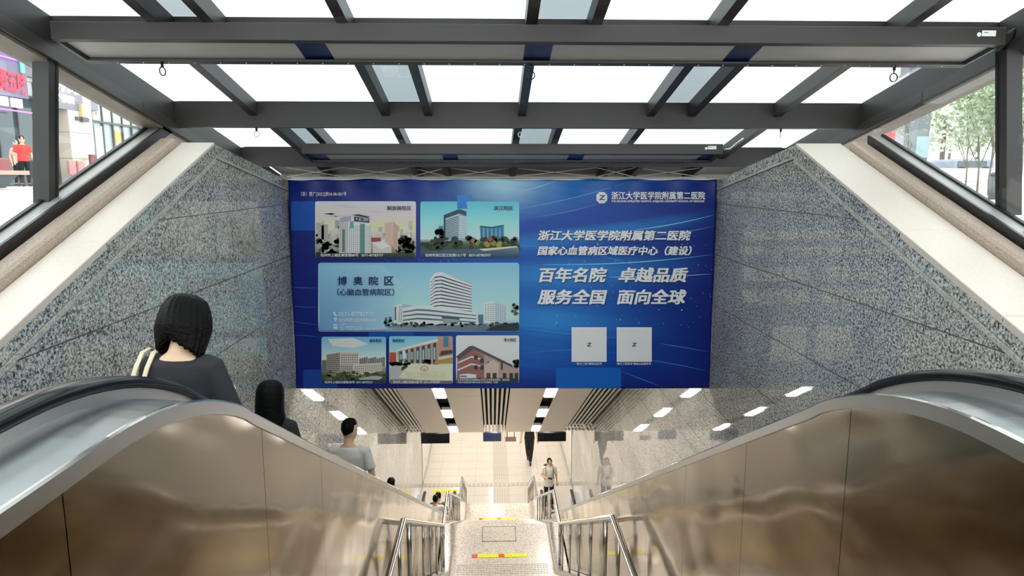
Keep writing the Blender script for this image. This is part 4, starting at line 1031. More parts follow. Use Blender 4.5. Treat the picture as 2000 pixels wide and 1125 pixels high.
g, a, b = hang_sign(943.5, 979, 846, 862, 20.5, SNV, 'dark blue hanging sign under the middle slats')
box('sign_mark', a.x + 0.12, a.x + 0.22, 20.497, 20.4995, (a.z + b.z) / 2, (a.z + b.z) / 2 + 0.025, BLACK, g)
hang_sign(987, 1008, 854, 862.5, 21.0, SBR, 'small taupe hanging sign right of the blue one', 'sign', th=0.05)
hang_sign(1050, 1105.5, 845.5, 862, 20.4, SBK, 'wide black hanging display above the man with the backpack', 'sign')
# ================================================================== people
def remeshed(name, bm, vox, m, parent, smooth_it=2):
    me = bpy.data.meshes.new(name); bm.to_mesh(me); bm.free()
    o = bpy.data.objects.new(name, me); sc.collection.objects.link(o)
    r = o.modifiers.new('r', 'REMESH'); r.mode = 'VOXEL'; r.voxel_size = vox; r.use_smooth_shade = True
    s = o.modifiers.new('s', 'SMOOTH'); s.iterations = smooth_it; s.factor = 0.5
    dg = bpy.context.evaluated_depsgraph_get(); me2 = bpy.data.meshes.new_from_object(o.evaluated_get(dg))
    o.modifiers.clear(); o.data = me2; bpy.data.meshes.remove(me); me2.name = name
    me2.materials.clear(); me2.materials.append(m)
    for p in me2.polygons: p.use_smooth = True
    return child_local(o, parent)
def rings_z(bm, prof, seg=16):
    """prof: (z, rx, ry, cx, cy)"""
    return tube_bm([(p[3], p[4], p[0]) for p in prof], [(p[2], p[1]) for p in prof], seg, bm)
def rotx(bm_verts, piv, ang):
    R = Matrix.Rotation(ang, 4, 'X'); 
    for v in bm_verts: v.co = R @ (v.co - piv) + piv
def rotz(bm_verts, piv, ang):
    R = Matrix.Rotation(ang, 4, 'Z')
    for v in bm_verts: v.co = R @ (v.co - piv) + piv
def person(loc, rz_, height, label, shirt, trousers, hair_fn, arms=None, legs=None, head_pitch=0.0, head_yaw=0.0, vox=0.014, female=False, skin=SKIN, neck_w=0.0, shoes='#202024', mask=None, sleeve=0.55, shirt_len=0.86, extras=None, hem_m=None):
    root = empty('person', loc, rz_); tag(root, label, 'person'); k = height / 1.72; root.scale = (k, k, k)
    sw = 0.165 if female else 0.19
    A_ = arms or {}
    arm = {}
    for s, n in ((-1, 'l'), (1, 'r')):
        sh = Vector((s * sw, 0, 1.385)); el = Vector(A_.get(n + 'e', (s * (sw + 0.07), -0.03, 1.10))); wr = Vector(A_.get(n + 'w', (s * (sw + 0.09), 0.05, 0.86))); hd = Vector(A_.get(n + 'h', tuple(wr + (wr - el).normalized() * 0.09)))
        arm[n] = (sh, el, wr, hd)
    L_ = legs or {}
    leg = {}
    for s, n in ((-1, 'l'), (1, 'r')):
        leg[n] = (Vector((s * 0.088, 0, 0.90)), Vector(L_.get(n + 'k', (s * 0.095, 0.015, 0.48))), Vector(L_.get(n + 'a', (s * 0.10, -0.02, 0.085))))
    # ---- body
    bm = bmesh.new()
    rings_z(bm, [(0.84, .10, .08, 0, 0), (0.92, .158, .112, 0, 0), (1.04, .128 if female else .145, .095, 0, 0), (1.2, .150 if female else .165, .108, 0, .005), (1.33, .16 if female else .18, .10, 0, 0), (1.41, .125, .075, 0, -.01), (1.455, .06, .058, 0, -.008)])
    for s in (-1, 1): tube_bm([(0, -.005, 1.36), (s * sw * 0.8, 0, 1.372), (s * (sw + 0.01), 0, 1.355)], [.062, .055, .045], 12, bm)
    for n, s in (('l', -1), ('r', 1)):
        sh, el, wr, hd = arm[n]
        tube_bm([sh, (sh + el) / 2, el, el.lerp(wr, .4), wr], [.050, .045, .037, .038, .025], 12, bm)
        d = (hd - wr).normalized(); side = d.cross(Vector((0, 1, 0))); side = side.normalized() if side.length > .1 else Vector((1, 0, 0)); pn = d.cross(side).normalized()
        tube_bm([wr, wr + d * 0.04, wr + d * 0.09], [(.022, .022), (.016, .036), (.013, .038)], 12, bm)
        for q, (o_, ln) in enumerate(((-.030, .062), (-.010, .075), (.010, .07), (.029, .055))):
            b0 = wr + d * 0.075 + side * o_; b1 = b0 + d * ln * 0.5 + side * o_ * .1; b2 = b1 + (d * 0.85 + pn * 0.5 * A_.get('curl', 1)).normalized() * ln * .5
            tube_bm([b0, b1, b2], [.0095, .009, .0075], 8, bm)
        t0 = wr + d * 0.02 + side * (-.028 * 1); tube_bm([t0, t0 + d * .03 - side * .022, t0 + d * .06 - side * .03 + pn * .01], [.013, .011, .009], 8, bm)
        hp, kn, an = leg[n]
        tube_bm([hp, hp.lerp(kn, .5), kn, kn.lerp(an, .35), an], [(.088, .082), (.07, .068), .052, .05, .034], 12, bm)
        tube_bm([an + Vector((0, -.05, -.05)), an + Vector((0, .06, -.055)), an + Vector((0, .15, -.065))], [(.03, .035), (.03, .04), (.018, .034)], 10, bm)
    nb = len(bm.verts)
    hb = len(bm.verts)
    rings_z(bm, [(1.43, .056, .056, 0, -.005), (1.50, .052, .055, 0, 0)])
    rings_z(bm, [(1.485, .02, .02, 0, .055), (1.50, .045, .05, 0, .03), (1.53, .060, .078, 0, .015), (1.575, .070, .092, 0, .008), (1.62, .075, .098, 0, 0), (1.665, .068, .088, 0, -.005), (1.70, .045, .058, 0, -.005), (1.716, .015, .02, 0, -.005)])
    tube_bm([(0, .09, 1.615), (0, .108, 1.585), (0, .112, 1.57), (0, .09, 1.56)], [.008, .012, .015, .008], 8, bm)     # nose
    for s in (-1, 1): tube_bm([(s * .074, -.005, 1.615), (s * .083, -.012, 1.60), (s * .076, 0, 1.565)], [(.012, .006), (.016, .007), (.009, .005)], 8, bm)
    tube_bm([(-.022, .088, 1.537), (0, .095, 1.539), (.022, .088, 1.537)], [.005, .007, .005], 8, bm)   # mouth
    bm.verts.ensure_lookup_table(); hv = list(bm.verts)[hb:]
    piv = Vector((0, 0, 1.47)); rotz(hv, piv, head_yaw); rotx(hv, piv, -head_pitch)
    remeshed('body', bm, vox, skin, root)
    HM = Matrix.Translation(piv) @ Matrix.Rotation(-head_pitch, 4, 'X') @ Matrix.Rotation(head_yaw, 4, 'Z') @ Matrix.Translation(-piv)
    for s in (-1, 1):
        bm = bmesh.new(); bmesh.ops.create_uvsphere(bm, u_segments=8, v_segments=6, radius=0.011, matrix=HM @ Matrix.Translation((s * .03, .084, 1.605)))
        child_local(from_bm('eye', bm, mat('dark_eye', '#1a1412', 0.2), None, True), root)
    # ---- shirt
    bm = bmesh.new(); g = .016
    rings_z(bm, [(shirt_len, .168 + g, .12 + g, 0, 0), (0.95, .165 + g, .118 + g, 0, 0), (1.05, .138 + g + (.015 if female else .01), .10 + g, 0, 0), (1.2, .160 + g, .112 + g, 0, .005), (1.33, .172 + g, .106 + g, 0, 0), (1.40, .135 + g + neck_w, .08 + g, 0, -.008), (1.432 - neck_w * .35, .078 + neck_w, .066 + g, 0, -.008)], 20)
    for n, s in (('l', -1), ('r', 1)):
        sh, el, wr, hd = arm[n]
        end = sh.lerp(el, min(1, sleeve / 0.55 * 0.7)) if sleeve < .8 else el.lerp(wr, 0.9)
        P_ = [(0, -.004, 1.355), (s * sw * 0.8, 0, 1.372), tuple(sh + Vector((0, 0, -.02))), tuple(end)] if sleeve < .8 else [(0, -.004, 1.355), (s * sw * 0.8, 0, 1.372), tuple(sh + Vector((0, 0, -.02))), tuple(el), tuple(end)]
        R_ = [.066, .068, .066, .062] if sleeve < .8 else [.066, .068, .064, .052, .040]
        tube_bm(P_, R_, 14, bm)
    remeshed('shirt', bm, max(vox, .012), shirt, root, 3)
    # ---- trousers
    bm = bmesh.new()
    rings_z(bm, [(0.80, .12, .09, 0, 0), (0.90, .166, .122, 0, 0), (1.0, .145, .108, 0, 0)], 18)
    for n in ('l', 'r'):
        hp, kn, an = leg[n]; tube_bm([hp, hp.lerp(kn, .5), kn, kn.lerp(an, .5), an + Vector((0, 0, .02))], [(.096, .092), .083, .068, .062, .056], 14, bm)
    remeshed('trousers', bm, max(vox, .012), trousers, root, 2)
    for n in ('l', 'r'):
        an = leg[n][2]; bm = bmesh.new()
        tube_bm([an + Vector((0, -.085, -.04)), an + Vector((0, -.03, -.035)), an + Vector((0, .07, -.048)), an + Vector((0, .165, -.06))], [(.03, .03), (.045, .042), (.036, .048), (.022, .036)], 12, bm)
        child_local(from_bm('shoe', bm, mat('shoe_' + shoes.strip('#'), shoes, 0.5), None, True), root)
    hair_fn(root, HM)
    if mask:
        bm = bmesh.new(); rows_ = []
        for z, r in ((1.50, .07), (1.53, .088), (1.56, .100), (1.585, .104)):
            rows_.append([bm.verts.new(HM @ Vector((math.sin(a) * r * .82, .012 + math.cos(a) * r * 1.02 + (.012 if abs(a) < .4 else 0), z))) for a in [-1.5 + 3.0 * i / 12 for i in range(13)]])
        for a, b in zip(rows_, rows_[1:]):
            for i in range(12): bm.faces.new((a[i], a[i + 1], b[i + 1], b[i]))
        o = from_bm('face_mask', bm, mask, None, True); md = o.modifiers.new('t', 'SOLIDIFY'); md.thickness = .003; child_local(o, root)
        for s in (-1, 1):
            bm = tube_bm([HM @ Vector((s * .082, .02, 1.58)), HM @ Vector((s * .086, -.015, 1.615)), HM @ Vector((s * .085, -.02, 1.585)), HM @ Vector((s * .08, .02, 1.53))], .0018, 6); child_local(from_bm('ear_loop', bm, mask, None), root)
    if extras: extras(root, HM)
    return root
def hair_cap(prof_fn, face_open=0.9, nphi=56, nt=22, thick=0.02, m=HAIR):
    """hair as a thick shell: prof_fn(phi) -> list of (radius_x, radius_y, z) from crown to hem; phi = 0 at the back"""
    def fn(root, HM):
        bm = bmesh.new(); rows_ = []
        for i in range(nphi + 1):
            phi = -math.pi * face_open + 2 * math.pi * face_open * i / nphi
            prof = prof_fn(phi); col = []
            # resample
            for j in range(nt + 1):
                t = j / nt * (len(prof) - 1); a = int(min(t, len(prof) - 2)); f = t - a
                f2 = f
                rx = prof[a][0] + (prof[a + 1][0] - prof[a][0]) * f2; ry = prof[a][1] + (prof[a + 1][1] - prof[a][1]) * f2; z = prof[a][2] + (prof[a + 1][2] - prof[a][2]) * f2
                lock = 0.0028 * math.sin(phi * 31 + 1.7 * math.sin(z * 20)) + 0.002 * math.sin(phi * 67)
                if j < 3: lock *= j / 3
                col.append(bm.verts.new(HM @ Vector((math.sin(phi) * (rx + lock), -math.cos(phi) * (ry + lock) - .004, z + (0.006 * math.sin(phi * 23) if j == nt else 0)))))
            rows_.append(col)
        for a, b in zip(rows_, rows_[1:]):
            for j in range(nt): bm.faces.new((a[j], a[j + 1], b[j + 1], b[j]))
        bmesh.ops.remove_doubles(bm, verts=bm.verts, dist=0.0004)
        o = from_bm('hair', bm, m, None, True); md = o.modifiers.new('t', 'SOLIDIFY'); md.thickness = thick; md.offset = -1; child_local(o, root)
        sb = o.modifiers.new('s', 'SUBSURF'); sb.levels = 1; sb.render_levels = 1
    return fn
def short_hair(phi):
    b = abs(phi) / math.pi; hem = 1.545 + 0.055 * min(1, b * 2.0) if b < .62 else 1.60 + (b - .62) * .2
    return [(.004, .005, 1.742), (.045, .055, 1.733), (.072, .092, 1.70), (.085, .108, 1.655), (.084, .107, 1.61), (.072, .086, hem)]
def bob_hair(phi):
    return [(a * 1.07, b * 1.05, c) for a, b, c in bob0(phi)]
def bob0(phi):
    b = abs(phi) / math.pi                      # 0 back .. 1 front
    side = max(0.0, math.sin(min(1, b / 0.62) * math.pi / 2))
    right = 1.0 if phi > 0 else 0.0
    hem = 1.492 - 0.060 * side - 0.018 * side * right
    fl = 1 + 0.06 * side
    return [(.004, .005, 1.752), (.05, .058, 1.745), (.086, .10, 1.718), (.106, .123, 1.675), (.117 * fl, .130, 1.62), (.124 * fl, .128, 1.565), (.120 * fl, .112, 1.52), (.106 * fl, .090, hem)]
def long_hair(phi):
    b = abs(phi) / math.pi; s = max(0, 1 - b * 1.6); rt = 0.02 if phi > 0 else 0
    return [(.004, .005, 1.750), (.05, .058, 1.742), (.086, .10, 1.715), (.104, .120, 1.67), (.110, .125, 1.60), (.112, .125, 1.50), (.112 + rt, .118, 1.40), (.106 + rt * 2, .112, 1.30 - .04 * s), (.075 + rt * 2, .085, 1.23 - .06 * s)]

TEE = mat('charcoal_tee', '#27282c', 0.8, noise=(16, 0.08), bump=(7, 0.35, 0.03)); WTEE = mat('light_grey_tee', '#e8e0d4', 0.8, bump=(14, 0.3, 0.02)); CREAMT = mat('cream_tee', '#f6ecdb', 0.8, bump=(9, 0.3, 0.02))
BLKT = mat('black_trousers', '#121214', 0.75, bump=(10, 0.3, 0.02)); DNM = mat('dark_trousers', '#2a2c36', 0.8); MASKB = mat('pale_blue_mask', '#a9cbd6', 0.7); MASKW = mat('white_mask', '#f2f2f0', 0.7)
STRAP = mat('cream_strap', '#efdcbb', 0.7)
BROWNH = mat('dark_brown_hair', '#070504', 0.48, 0, 0.13, bump=(70, 0.6, 0.01))
def step_h(y): return C - (1.45 if y < 1.9 else min(FLOOR_H, 1.45 + DK_S * (int((y - 0.75) / 0.4) * 0.4 + 0.75 + 0.2 - 1.95)))
# woman with the bob, closest rider
wy, wx = 3.36, -1.53
zs = step_h(wy)
pw = person((wx, wy, zs), -0.12, 1.64, 'woman with a short black bob seen from behind, charcoal tee, riding nearest', TEE, DNM, hair_cap(bob_hair, 0.80, 72, 24, .03, BROWNH),
       head_pitch=0.42, head_yaw=-0.12, vox=0.010, female=True, neck_w=0.04, mask=MASKB, sleeve=0.78, skin=mat('fair_skin', '#f0cba8', 0.5),
       arms={'le': (-.235, .0, 1.10), 'lw': (-.17, .22, 1.05), 're': (.245, .02, 1.11), 'rw': (.14, .24, 1.12)})
bag = empty('tote_bag', (wx, wy, zs), -0.12); k = 1.64 / 1.72; bag.scale = (k, k, k); tag(bag, 'tote bag on two long cream straps over the left shoulder of the nearest woman', 'bag')
for a_, xo in ((0, -.188), (1, -.128)):
    P_ = [(-.265, -.135, .92), (-.235 + (xo + .19) * .3, -.15, 1.15), (xo - .012, -.135, 1.30), (xo, -.10, 1.385), (xo + .006, -.045, 1.452), (xo + .006, .02, 1.458), (xo, .09, 1.40), (xo - .02, .135, 1.28), (-.25, .15, 1.08), (-.28, .13, .92)]
    bm = bmesh.new(); pv = [Vector(p) for p in P_]
    fine = []
    for i in range(len(pv) - 1):
        for t in (0, .34, .67): fine.append(pv[i].lerp(pv[i + 1], t))
    fine.append(pv[-1]); tube_bm(fine, [(.0035, .0125)] * len(fine), 8, bm)
    child_local(from_bm('strap', bm, STRAP, None, True), bag)
bm = box_bm(-.345, -.205, -.17, .17, .58, .93, None, .012); child_local(from_bm('bag_body', bm, STRAP, None), bag)

def place(px, y, x=None):
    return onY(px, 800, y).x if x is None else x
# long-haired woman
y2 = 5.0; p2 = person((-1.66, y2, step_h(y2)), -0.1, 1.60, 'woman with long straight black hair just below the woman with the bob', mat('black_top', '#1b1b1f', .8), DNM, hair_cap(long_hair, 0.85, 56, 26, .02, HAIR), head_pitch=0.15, vox=0.014, female=True)
# man in light tee
y3 = 7.5; p3 = person((-1.62, y3, step_h(y3)), -0.1, 1.74, 'man with short black hair and light grey tee riding the left escalator', WTEE, DNM, hair_cap(short_hair, 0.82, 44, 16, .015, HAIR), head_pitch=0.22, head_yaw=-0.25, vox=0.014, sleeve=.6)
# riders lower down
y4 = 11.5; p4 = person((-1.78, y4, step_h(y4)), -0.05, 1.45, 'rider farther down the left escalator, only the top of a dark head showing', mat('dark_top', '#33343c', .8), DNM, hair_cap(short_hair, 0.82, 36, 14, .015, HAIR), vox=0.022)
p5 = person((onY(851, 985, 17.4).x, 17.4, step_h(17.4)), -0.05, 1.60, 'dark haired rider reaching the foot of the left escalator, in a white top', mat('white_top', '#e8e6e2', .8), DNM, hair_cap(short_hair, 0.85, 36, 14, .02, HAIR), vox=0.022)
p6 = person((onY(856, 973, 17.9).x, 17.9, step_h(17.9)), -0.05, 1.66, 'dark haired person standing just ahead of the rider in a white top', mat('grey_top', '#5a5a60', .8), DNM, hair_cap(short_hair, 0.85, 36, 14, .02, HAIR), vox=0.022)
# man with backpack straps looking at his phone, coming towards us
bx = onZ(1073, 985, FZ); by = 21.0; bxx = onY(1072, 940, by).x
def pack_straps(root, HM):
    for s in (-1, 1):
        P_ = [(s * .10, -.13, 1.38), (s * .115, -.06, 1.452), (s * .12, .04, 1.435), (s * .125, .118, 1.32), (s * .135, .135, 1.18), (s * .16, .10, 1.02), (s * .15, -.10, 1.0)]
        bm = tube_bm(P_, [(.007, .024)] * 7, 8); child_local(from_bm('backpack_strap', bm, BLKT, None, True), root)
p7 = person((bxx, by, FZ), math.pi + 0.1, 1.66, 'man in a loose cream tee and white mask looking down at his phone', CREAMT, BLKT, hair_cap(short_hair, 0.74, 40, 16, .02, HAIR), head_pitch=0.40, vox=0.012, mask=MASKW, shirt_len=.74, sleeve=.62,
       arms={'re': (.25, .02, 1.12), 'rw': (.12, .24, 1.10), 'rh': (.04, .30, 1.11), 'le': (-.25, -.03, 1.09), 'lw': (-.27, .02, .85)}, legs={'lk': (-.095, .06, .49), 'la': (-.10, .10, .085), 'ra': (.10, -.12, .10)})
bp_ = empty('backpack', (bxx, by, FZ), math.pi + 0.1); tag(bp_, 'black backpack worn by the man looking at his phone', 'bag')
kk = 1.66 / 1.72; bp_.scale = (kk, kk, kk)
child_local(from_bm('pack_body', box_bm(-.14, .14, -.29, -.135, .98, 1.40, None, .04), BLKT, None, True), bp_)
child_local(from_bm('front_pocket', box_bm(-.11, .11, -.325, -.285, 1.0, 1.2, None, .018), BLKT, None, True), bp_)
pack_straps(bp_, None)
ph = empty('phone', (bxx, by, FZ), math.pi + 0.1); ph.scale = (kk, kk, kk); tag(ph, 'dark phone in the hand of the man in the cream tee', 'phone')
bm = box_bm(-.035, .035, -.07, .07, -.004, .004, None, .003); bmesh.ops.transform(bm, matrix=Matrix.Translation((.02, .335, 1.135)) @ Matrix.Rotation(-.5, 4, 'X') @ Matrix.Rotation(1.2, 4, 'Z'), verts=bm.verts); child_local(from_bm('phone_case', bm, BLACK, None), ph)
bm = box_bm(-.031, .031, -.065, .065, .0041, .0048, None); bmesh.ops.transform(bm, matrix=Matrix.Translation((.02, .335, 1.135)) @ Matrix.Rotation(-.5, 4, 'X') @ Matrix.Rotation(1.2, 4, 'Z'), verts=bm.verts); child_local(from_bm('phone_screen', bm, mat('phone_glass', '#2a3038', .1), None), ph)
# man in black walking towards the stairs, upper body hidden by the ceiling
yl = 24.5; lx = onY(1034, 890, yl).x
p8 = person((lx, yl, FZ), math.pi - 0.05, 1.86, 'man in black trousers and dark top walking in the hall, head hidden by the ceiling', mat('black_shirt', '#17171a', .8), BLKT, hair_cap(short_hair, 0.78, 36, 14, .02, HAIR), vox=0.014,
       legs={'lk': (-.07, .10, .50), 'la': (-.03, .16, .085), 'rk': (.07, .03, .48), 'ra': (.05, -.22, .14)}, arms={'re': (.27, -.02, 1.10), 'rw': (.30, .10, .88)})
# ================================================================== street outside, left: shop row
FX = -19.0
def fy(px, X=FX, py=348): return onX(px, py, X).y
def fz(px, py, X=FX): return onX(px, py, X).z
GRD = C - 0.27
def gsheet(name, x0, x1, z0, z1, y0, y1, m):
    bm = bmesh.new(); hexa(bm, [(x0, y0, z0), (x1, y0, z1), (x1, y0, z1 - .3), (x0, y0, z0 - .3)], [(x0, y1, z0), (x1, y1, z1), (x1, y1, z1 - .3), (x0, y1, z0 - .3)])
    o = from_bm(name, bm, m); tag(o, kind='structure'); return o
gsheet('street_left', -3.13, -30, C - 0.36, C - 0.26, -12, 70, STREET)
gsheet('street_right', 3.36, 40, C - 0.33, C - 0.02, -12, 70, STREET)
bld = empty('shop_building', (FX, 30, GRD)); tag(bld, 'row of small shops with glass fronts and stone columns across the street', 'building')
STONEW = mat('cream_cladding', '#ddd3c2', .6, noise=(1.0, .05)); GLZ = mat('shop_glass', '#a8b6b6', .08, 0, .7); GLZD = mat('dark_shop_glass', '#4a5658', .08, 0, .7); FRM = mat('shop_frame', '#5a5e60', .4); GREYW = mat('grey_fascia', '#8a8890', .5); LITW = mat('bright_interior', '#f6f8f4', .5, emit='#f4fff8', estr=.5)
Ya, Yb = fy(-330), fy(298)
prt = lambda n, x0, x1, y0, y1, z0, z1, m, p=bld, b=0.0: box(n, x0, x1, y0, y1, z0, z1, m, p, b)
TOP = C + 4.0; YC = fy(322)
prt('wall', FX - 6, FX - 0.4, Ya - 4, YC, GRD, TOP, GREYW)
prt('parapet', FX - 6.2, FX - .2, Ya - 4, YC, TOP, TOP + .15, STONEW)
# columns with stone blocks
def column(pxa, pxb, dx=0.35):
    ya, yb = fy(pxa), fy(pxb); z = GRD; i = 0
    while z < TOP - .1:
        h = 1.15; prt('column_block', FX - .4, FX + dx, ya, yb, z + .012, min(z + h, TOP), STONEW, bld, .01); z += h; i += 1
column(130, 176)
column(-170, -120); column(292, 312)
# bay between columns, behind the post: dark glazing with tall doors
def bay(pxa, pxb, zd, zf, panes, mg, doorm=None):
    ya, yb = fy(pxa), fy(pxb)
    prt('shop_glazing', FX - .38, FX - .3, ya, yb, GRD, zd, mg)
    n = panes
    for i in range(n + 1):
        y = ya + (yb - ya) * i / n; f = prt('mullion', FX - .3, FX - .2, y - .04, y + .04, GRD, zf, FRM)
    prt('transom', FX - .3, FX - .19, ya, yb, zd - .05, zd + .05, FRM)
    for i in range(n):
        y0 = ya + (yb - ya) * i / n; y1 = ya + (yb - ya) * (i + 1) / n
        prt('fascia_panel', FX - .36, FX - .27, y0 + .05, y1 - .05, zd + .06, zf - .04, mat('pale_fascia', '#d4d8d4', .4))
    return ya, yb
bay(-120, 128, C + 3.35, C + 4.3, 6, GLZD)
zt3 = C + 2.75
ya, yb = bay(178, 290, zt3, zt3 + .95, 6, GLZ)
prt('door_leaf', FX - .29, FX - .22, fy(181), fy(200), GRD + .1, zt3 - .2, LITW); prt('shop_window', FX - .29, FX - .25, fy(204), fy(222), GRD + .6, zt3 - .2, mat('aqua_glass', '#cfe9e6', .15))
prt('warm_shelf', FX - .3, FX - .27, fy(243), fy(253), GRD + .8, zt3 - .3, mat('warm_interior', '#d8a860', .5, emit='#d8a860', estr=.3))
prt('red_notice_strip', FX - .215, FX - .205, fy(178), fy(201), fz(190, 302), fz(190, 298), mat('red_notice', '#d83a40', .5))
# calligraphy on the fascia
def wall_text(txt, pxa, pxb, za, zb, m, x=FX - .18, par=bld, name='sign_letters', off=.02, depth=0.0):
    me = text_mesh(txt, 2, off); a, b, c, d = fit(me); y0, y1 = fy(pxa, x), fy(pxb, x)
    for v in me.vertices: v.co = (x + depth * 0, y0 + (y1 - y0) * (v.co.x - a) / (b - a), zb + (za - zb) * (v.co.y - c) / (d - c))
    me.materials.clear(); me.materials.append(m); me.name = name
    o = bpy.data.objects.new(name, me); link(o, par); return o
wall_text('江南小厨', 182, 203, zt3 + .75, zt3 + .3, mat('gold_ink', '#b09a70', .5), FX - .262)
# upper storey canopy and AC sign box
prt('upper_wall', FX - 6, FX - .05, Ya - 4, fy(128), C + 4.16, C + 6.0, GREYW)
sb_ = empty('shop_sign_box', (FX, fy(180), C + 3.9)); tag(sb_, 'blank lilac grey sign box projecting beside the column across the street', 'sign')
prt('sign_panel', FX - .2, FX + .15, fy(168), fy(198), C + 3.2, C + 3.75, mat('lilac_grey', '#8d8c9c', .5), sb_)
wl_ = empty('wall_lamp', (FX + .4, fy(150), C + 3.5)); tag(wl_, 'tall slim wall lamp on the stone column across the street', 'lamp')
prt('lamp_tube', FX + .36, FX + .5, fy(151), fy(158), C + 2.75, C + 3.35, mat('amber_glass', '#cdbb92', .3), wl_); prt('lamp_base', FX + .36, FX + .54, fy(150), fy(160), C + 2.55, C + 2.75, FRM, wl_)
for q in (142, 163): prt('lamp_box', FX + .36, FX + .4, fy(q), fy(q + 5), C + 2.58, C + 2.75, FRM, wl_)
for pa, pb in ((198, 240), (240, 300)):
    for h in (): prt('upper_window', FX - .42, FX - .33, fy(pa) + .1, fy(pb) - .1, C + h, C + h + .5, GLZ)
# big red sign with neon lines (left-most bay)
sg = empty('red_shop_sign', (FX + .1, fy(20), C + 4)); tag(sg, 'red backlit characters with purple neon lines above the shop at far left', 'sign')
x_ = FX + .2
za, zb = C + 4.1, C + 3.32
prt('sign_board', FX - .2, x_ - .06, fy(-60), fy(66), C + 3.2, C + 5.3, mat('mauve_board', '#77708a', .5), sg)
wall_text('重庆鸡公煲五味', -66, 72, za + .1, zb, mat('red_neon', '#ff3040', .5, emit='#ff2c44', estr=1.1), x_, sg, off=.035)
PUR = mat('purple_neon', '#d060ff', .5, emit='#c86cff', estr=1.4)
for z in (C + 4.62, C + 2.62): prt('neon_tube', x_ - .02, x_ + .03, fy(-60), fy(66), z, z + .05, PUR, sg)
prt('neon_tube', x_ - .05, x_ - .0, fy(-60), fy(60), C + 4.85, C + 4.95, PUR, sg)
for pa, pb in ((-30, -2), (0, 20), (28, 47)): prt('floodlight', x_ - .02, x_ + .06, fy(pa), fy(pb), C + 2.78, C + 3.12, mat('flood_white', '#ffffff', .5, emit='#ffffff', estr=2.2), sg)
prt('green_light', x_, x_ + .03, fy(53), fy(60), C + 4.2, C + 5.2, mat('green_neon', '#60f0b8', .5, emit='#60f0b8', estr=.9), sg)
# white lit sign letters
s2 = empty('white_shop_sign', (FX, fy(125), C + 4)); tag(s2, 'overexposed white glowing characters in two lines just right of the left post', 'sign')
prt('sign_backing', FX - .1, FX + .36, fy(96), fy(160), C + 3.0, C + 5.0, mat('grey_sign_backing', '#8b8790', .5), s2)
WN = mat('white_neon', '#ffffff', .5, emit='#ffffff', estr=3.2)
wall_text('粥字粥铺', 122, 174, C + 4.45, C + 3.72, WN, FX + .40, s2, off=.055); wall_text('粥粉面', 120, 160, C + 3.60, C + 3.28, WN, FX + .40, s2, off=.055)
# bench / planter and people outside
pl = empty('planter_bench', (-15, 20, GRD)); tag(pl, 'long angular bench with a salmon top and dark sides on the pavement', 'bench')
pX = -14.0
def P(px, py): return onX(px, py, pX)
y0, y1 = P(-140, 340).y, P(30, 345).y; zt4 = C + (348 - 326) / 1350 * 14.6
bm = bmesh.new(); zb4 = GRD
zs_ = zb4 + .5
hexa(bm, [(pX - 1.6, y0, zs_ - .12), (pX, y0, zs_ - .12), (pX, y0, zs_), (pX - 1.6, y0, zs_)], [(pX - 1.9, y1 + .5, zs_ - .12), (pX + .1, y1 + .5, zs_ - .12), (pX + .1, y1 + .5, zs_), (pX - 1.9, y1 + .5, zs_)])
from_bm('seat_slab', bm, mat('salmon_stone', '#e0a290', .5), pl)
bm = bmesh.new(); hexa(bm, [(pX - 1.5, y0 + .1, zb4), (pX - .25, y0 + .1, zb4), (pX - .1, y0 + .1, zs_ - .12), (pX - 1.55, y0 + .1, zs_ - .12)], [(pX - 1.5, y1 - .1, zb4), (pX - .25, y1 - .1, zb4), (pX - .1, y1 + .3, zs_ - .12), (pX - 1.6, y1 + .3, zs_ - .12)]); from_bm('bench_base', bm, mat('slate_side', '#5a6468', .6), pl)
sf = empty('red_sofa', (-16, 22, GRD)); tag(sf, 'dull red upholstered seat behind the angular bench', 'sofa')
prt('seat_back', -16.6, -16.3, fy(-40, -16.5), fy(13, -16.5), GRD + .35, GRD + .95, mat('dull_red', '#9c5656', .6), sf, .05); prt('seat_cushion', -16.3, -15.7, fy(-40, -16), fy(11, -16), GRD + .2, GRD + .5, mat('dull_red'), sf, .05)
REDT = mat('red_shirt', '#e0463c', .7); 
yo = onX(47, 320, -16.5); person((-16.5, yo.y, GRD), -2.3, 1.74, 'man in a red shirt and black cap standing at the edge of the left post', REDT, BLKT, hair_cap(short_hair, 0.8, 36, 14, .02, HAIR), vox=.02, sleeve=.6)
yo = onX(34, 320, -17.4); person((-17.4, yo.y, GRD), -1.8, 1.66, 'person in a pale pink top and blue cap beside the man in red', mat('pink_top', '#e2a6a6', .7), BLKT, hair_cap(short_hair, 0.8, 36, 14, .02, mat('blue_cap', '#4f8fb4', .6)), vox=.02, sleeve=.6)
for i, px in enumerate((160, 176)):
    c_ = empty('lounge_chair', (-17.9, fy(px + 6, -17.9), GRD)); tag(c_, ('left' if i == 0 else 'right') + ' of two dusty pink chairs outside the glass shop front', 'chair', 'pink chairs outside the shop')
    PK = mat('dusty_pink', '#c98f8c', .6); ya, yb = fy(px, -17.9), fy(px + 12, -17.9)
    prt('backrest', -18.5, -18.35, ya, yb, GRD + .4, GRD + 1.05, PK, c_, .04); prt('seat', -18.4, -17.75, ya, yb, GRD + .3, GRD + .48, PK, c_, .04)
    for xx in (-18.4, -17.85):
        for yy in (ya + .06, yb - .06): tube('leg', [(xx, yy, GRD), (xx, yy, GRD + .32)], .02, FRM, c_, 6)
cb = empty('notice_board', (-18.2, fy(186), GRD)); tag(cb, 'small maroon standing notice board beside the pink chairs', 'sign')
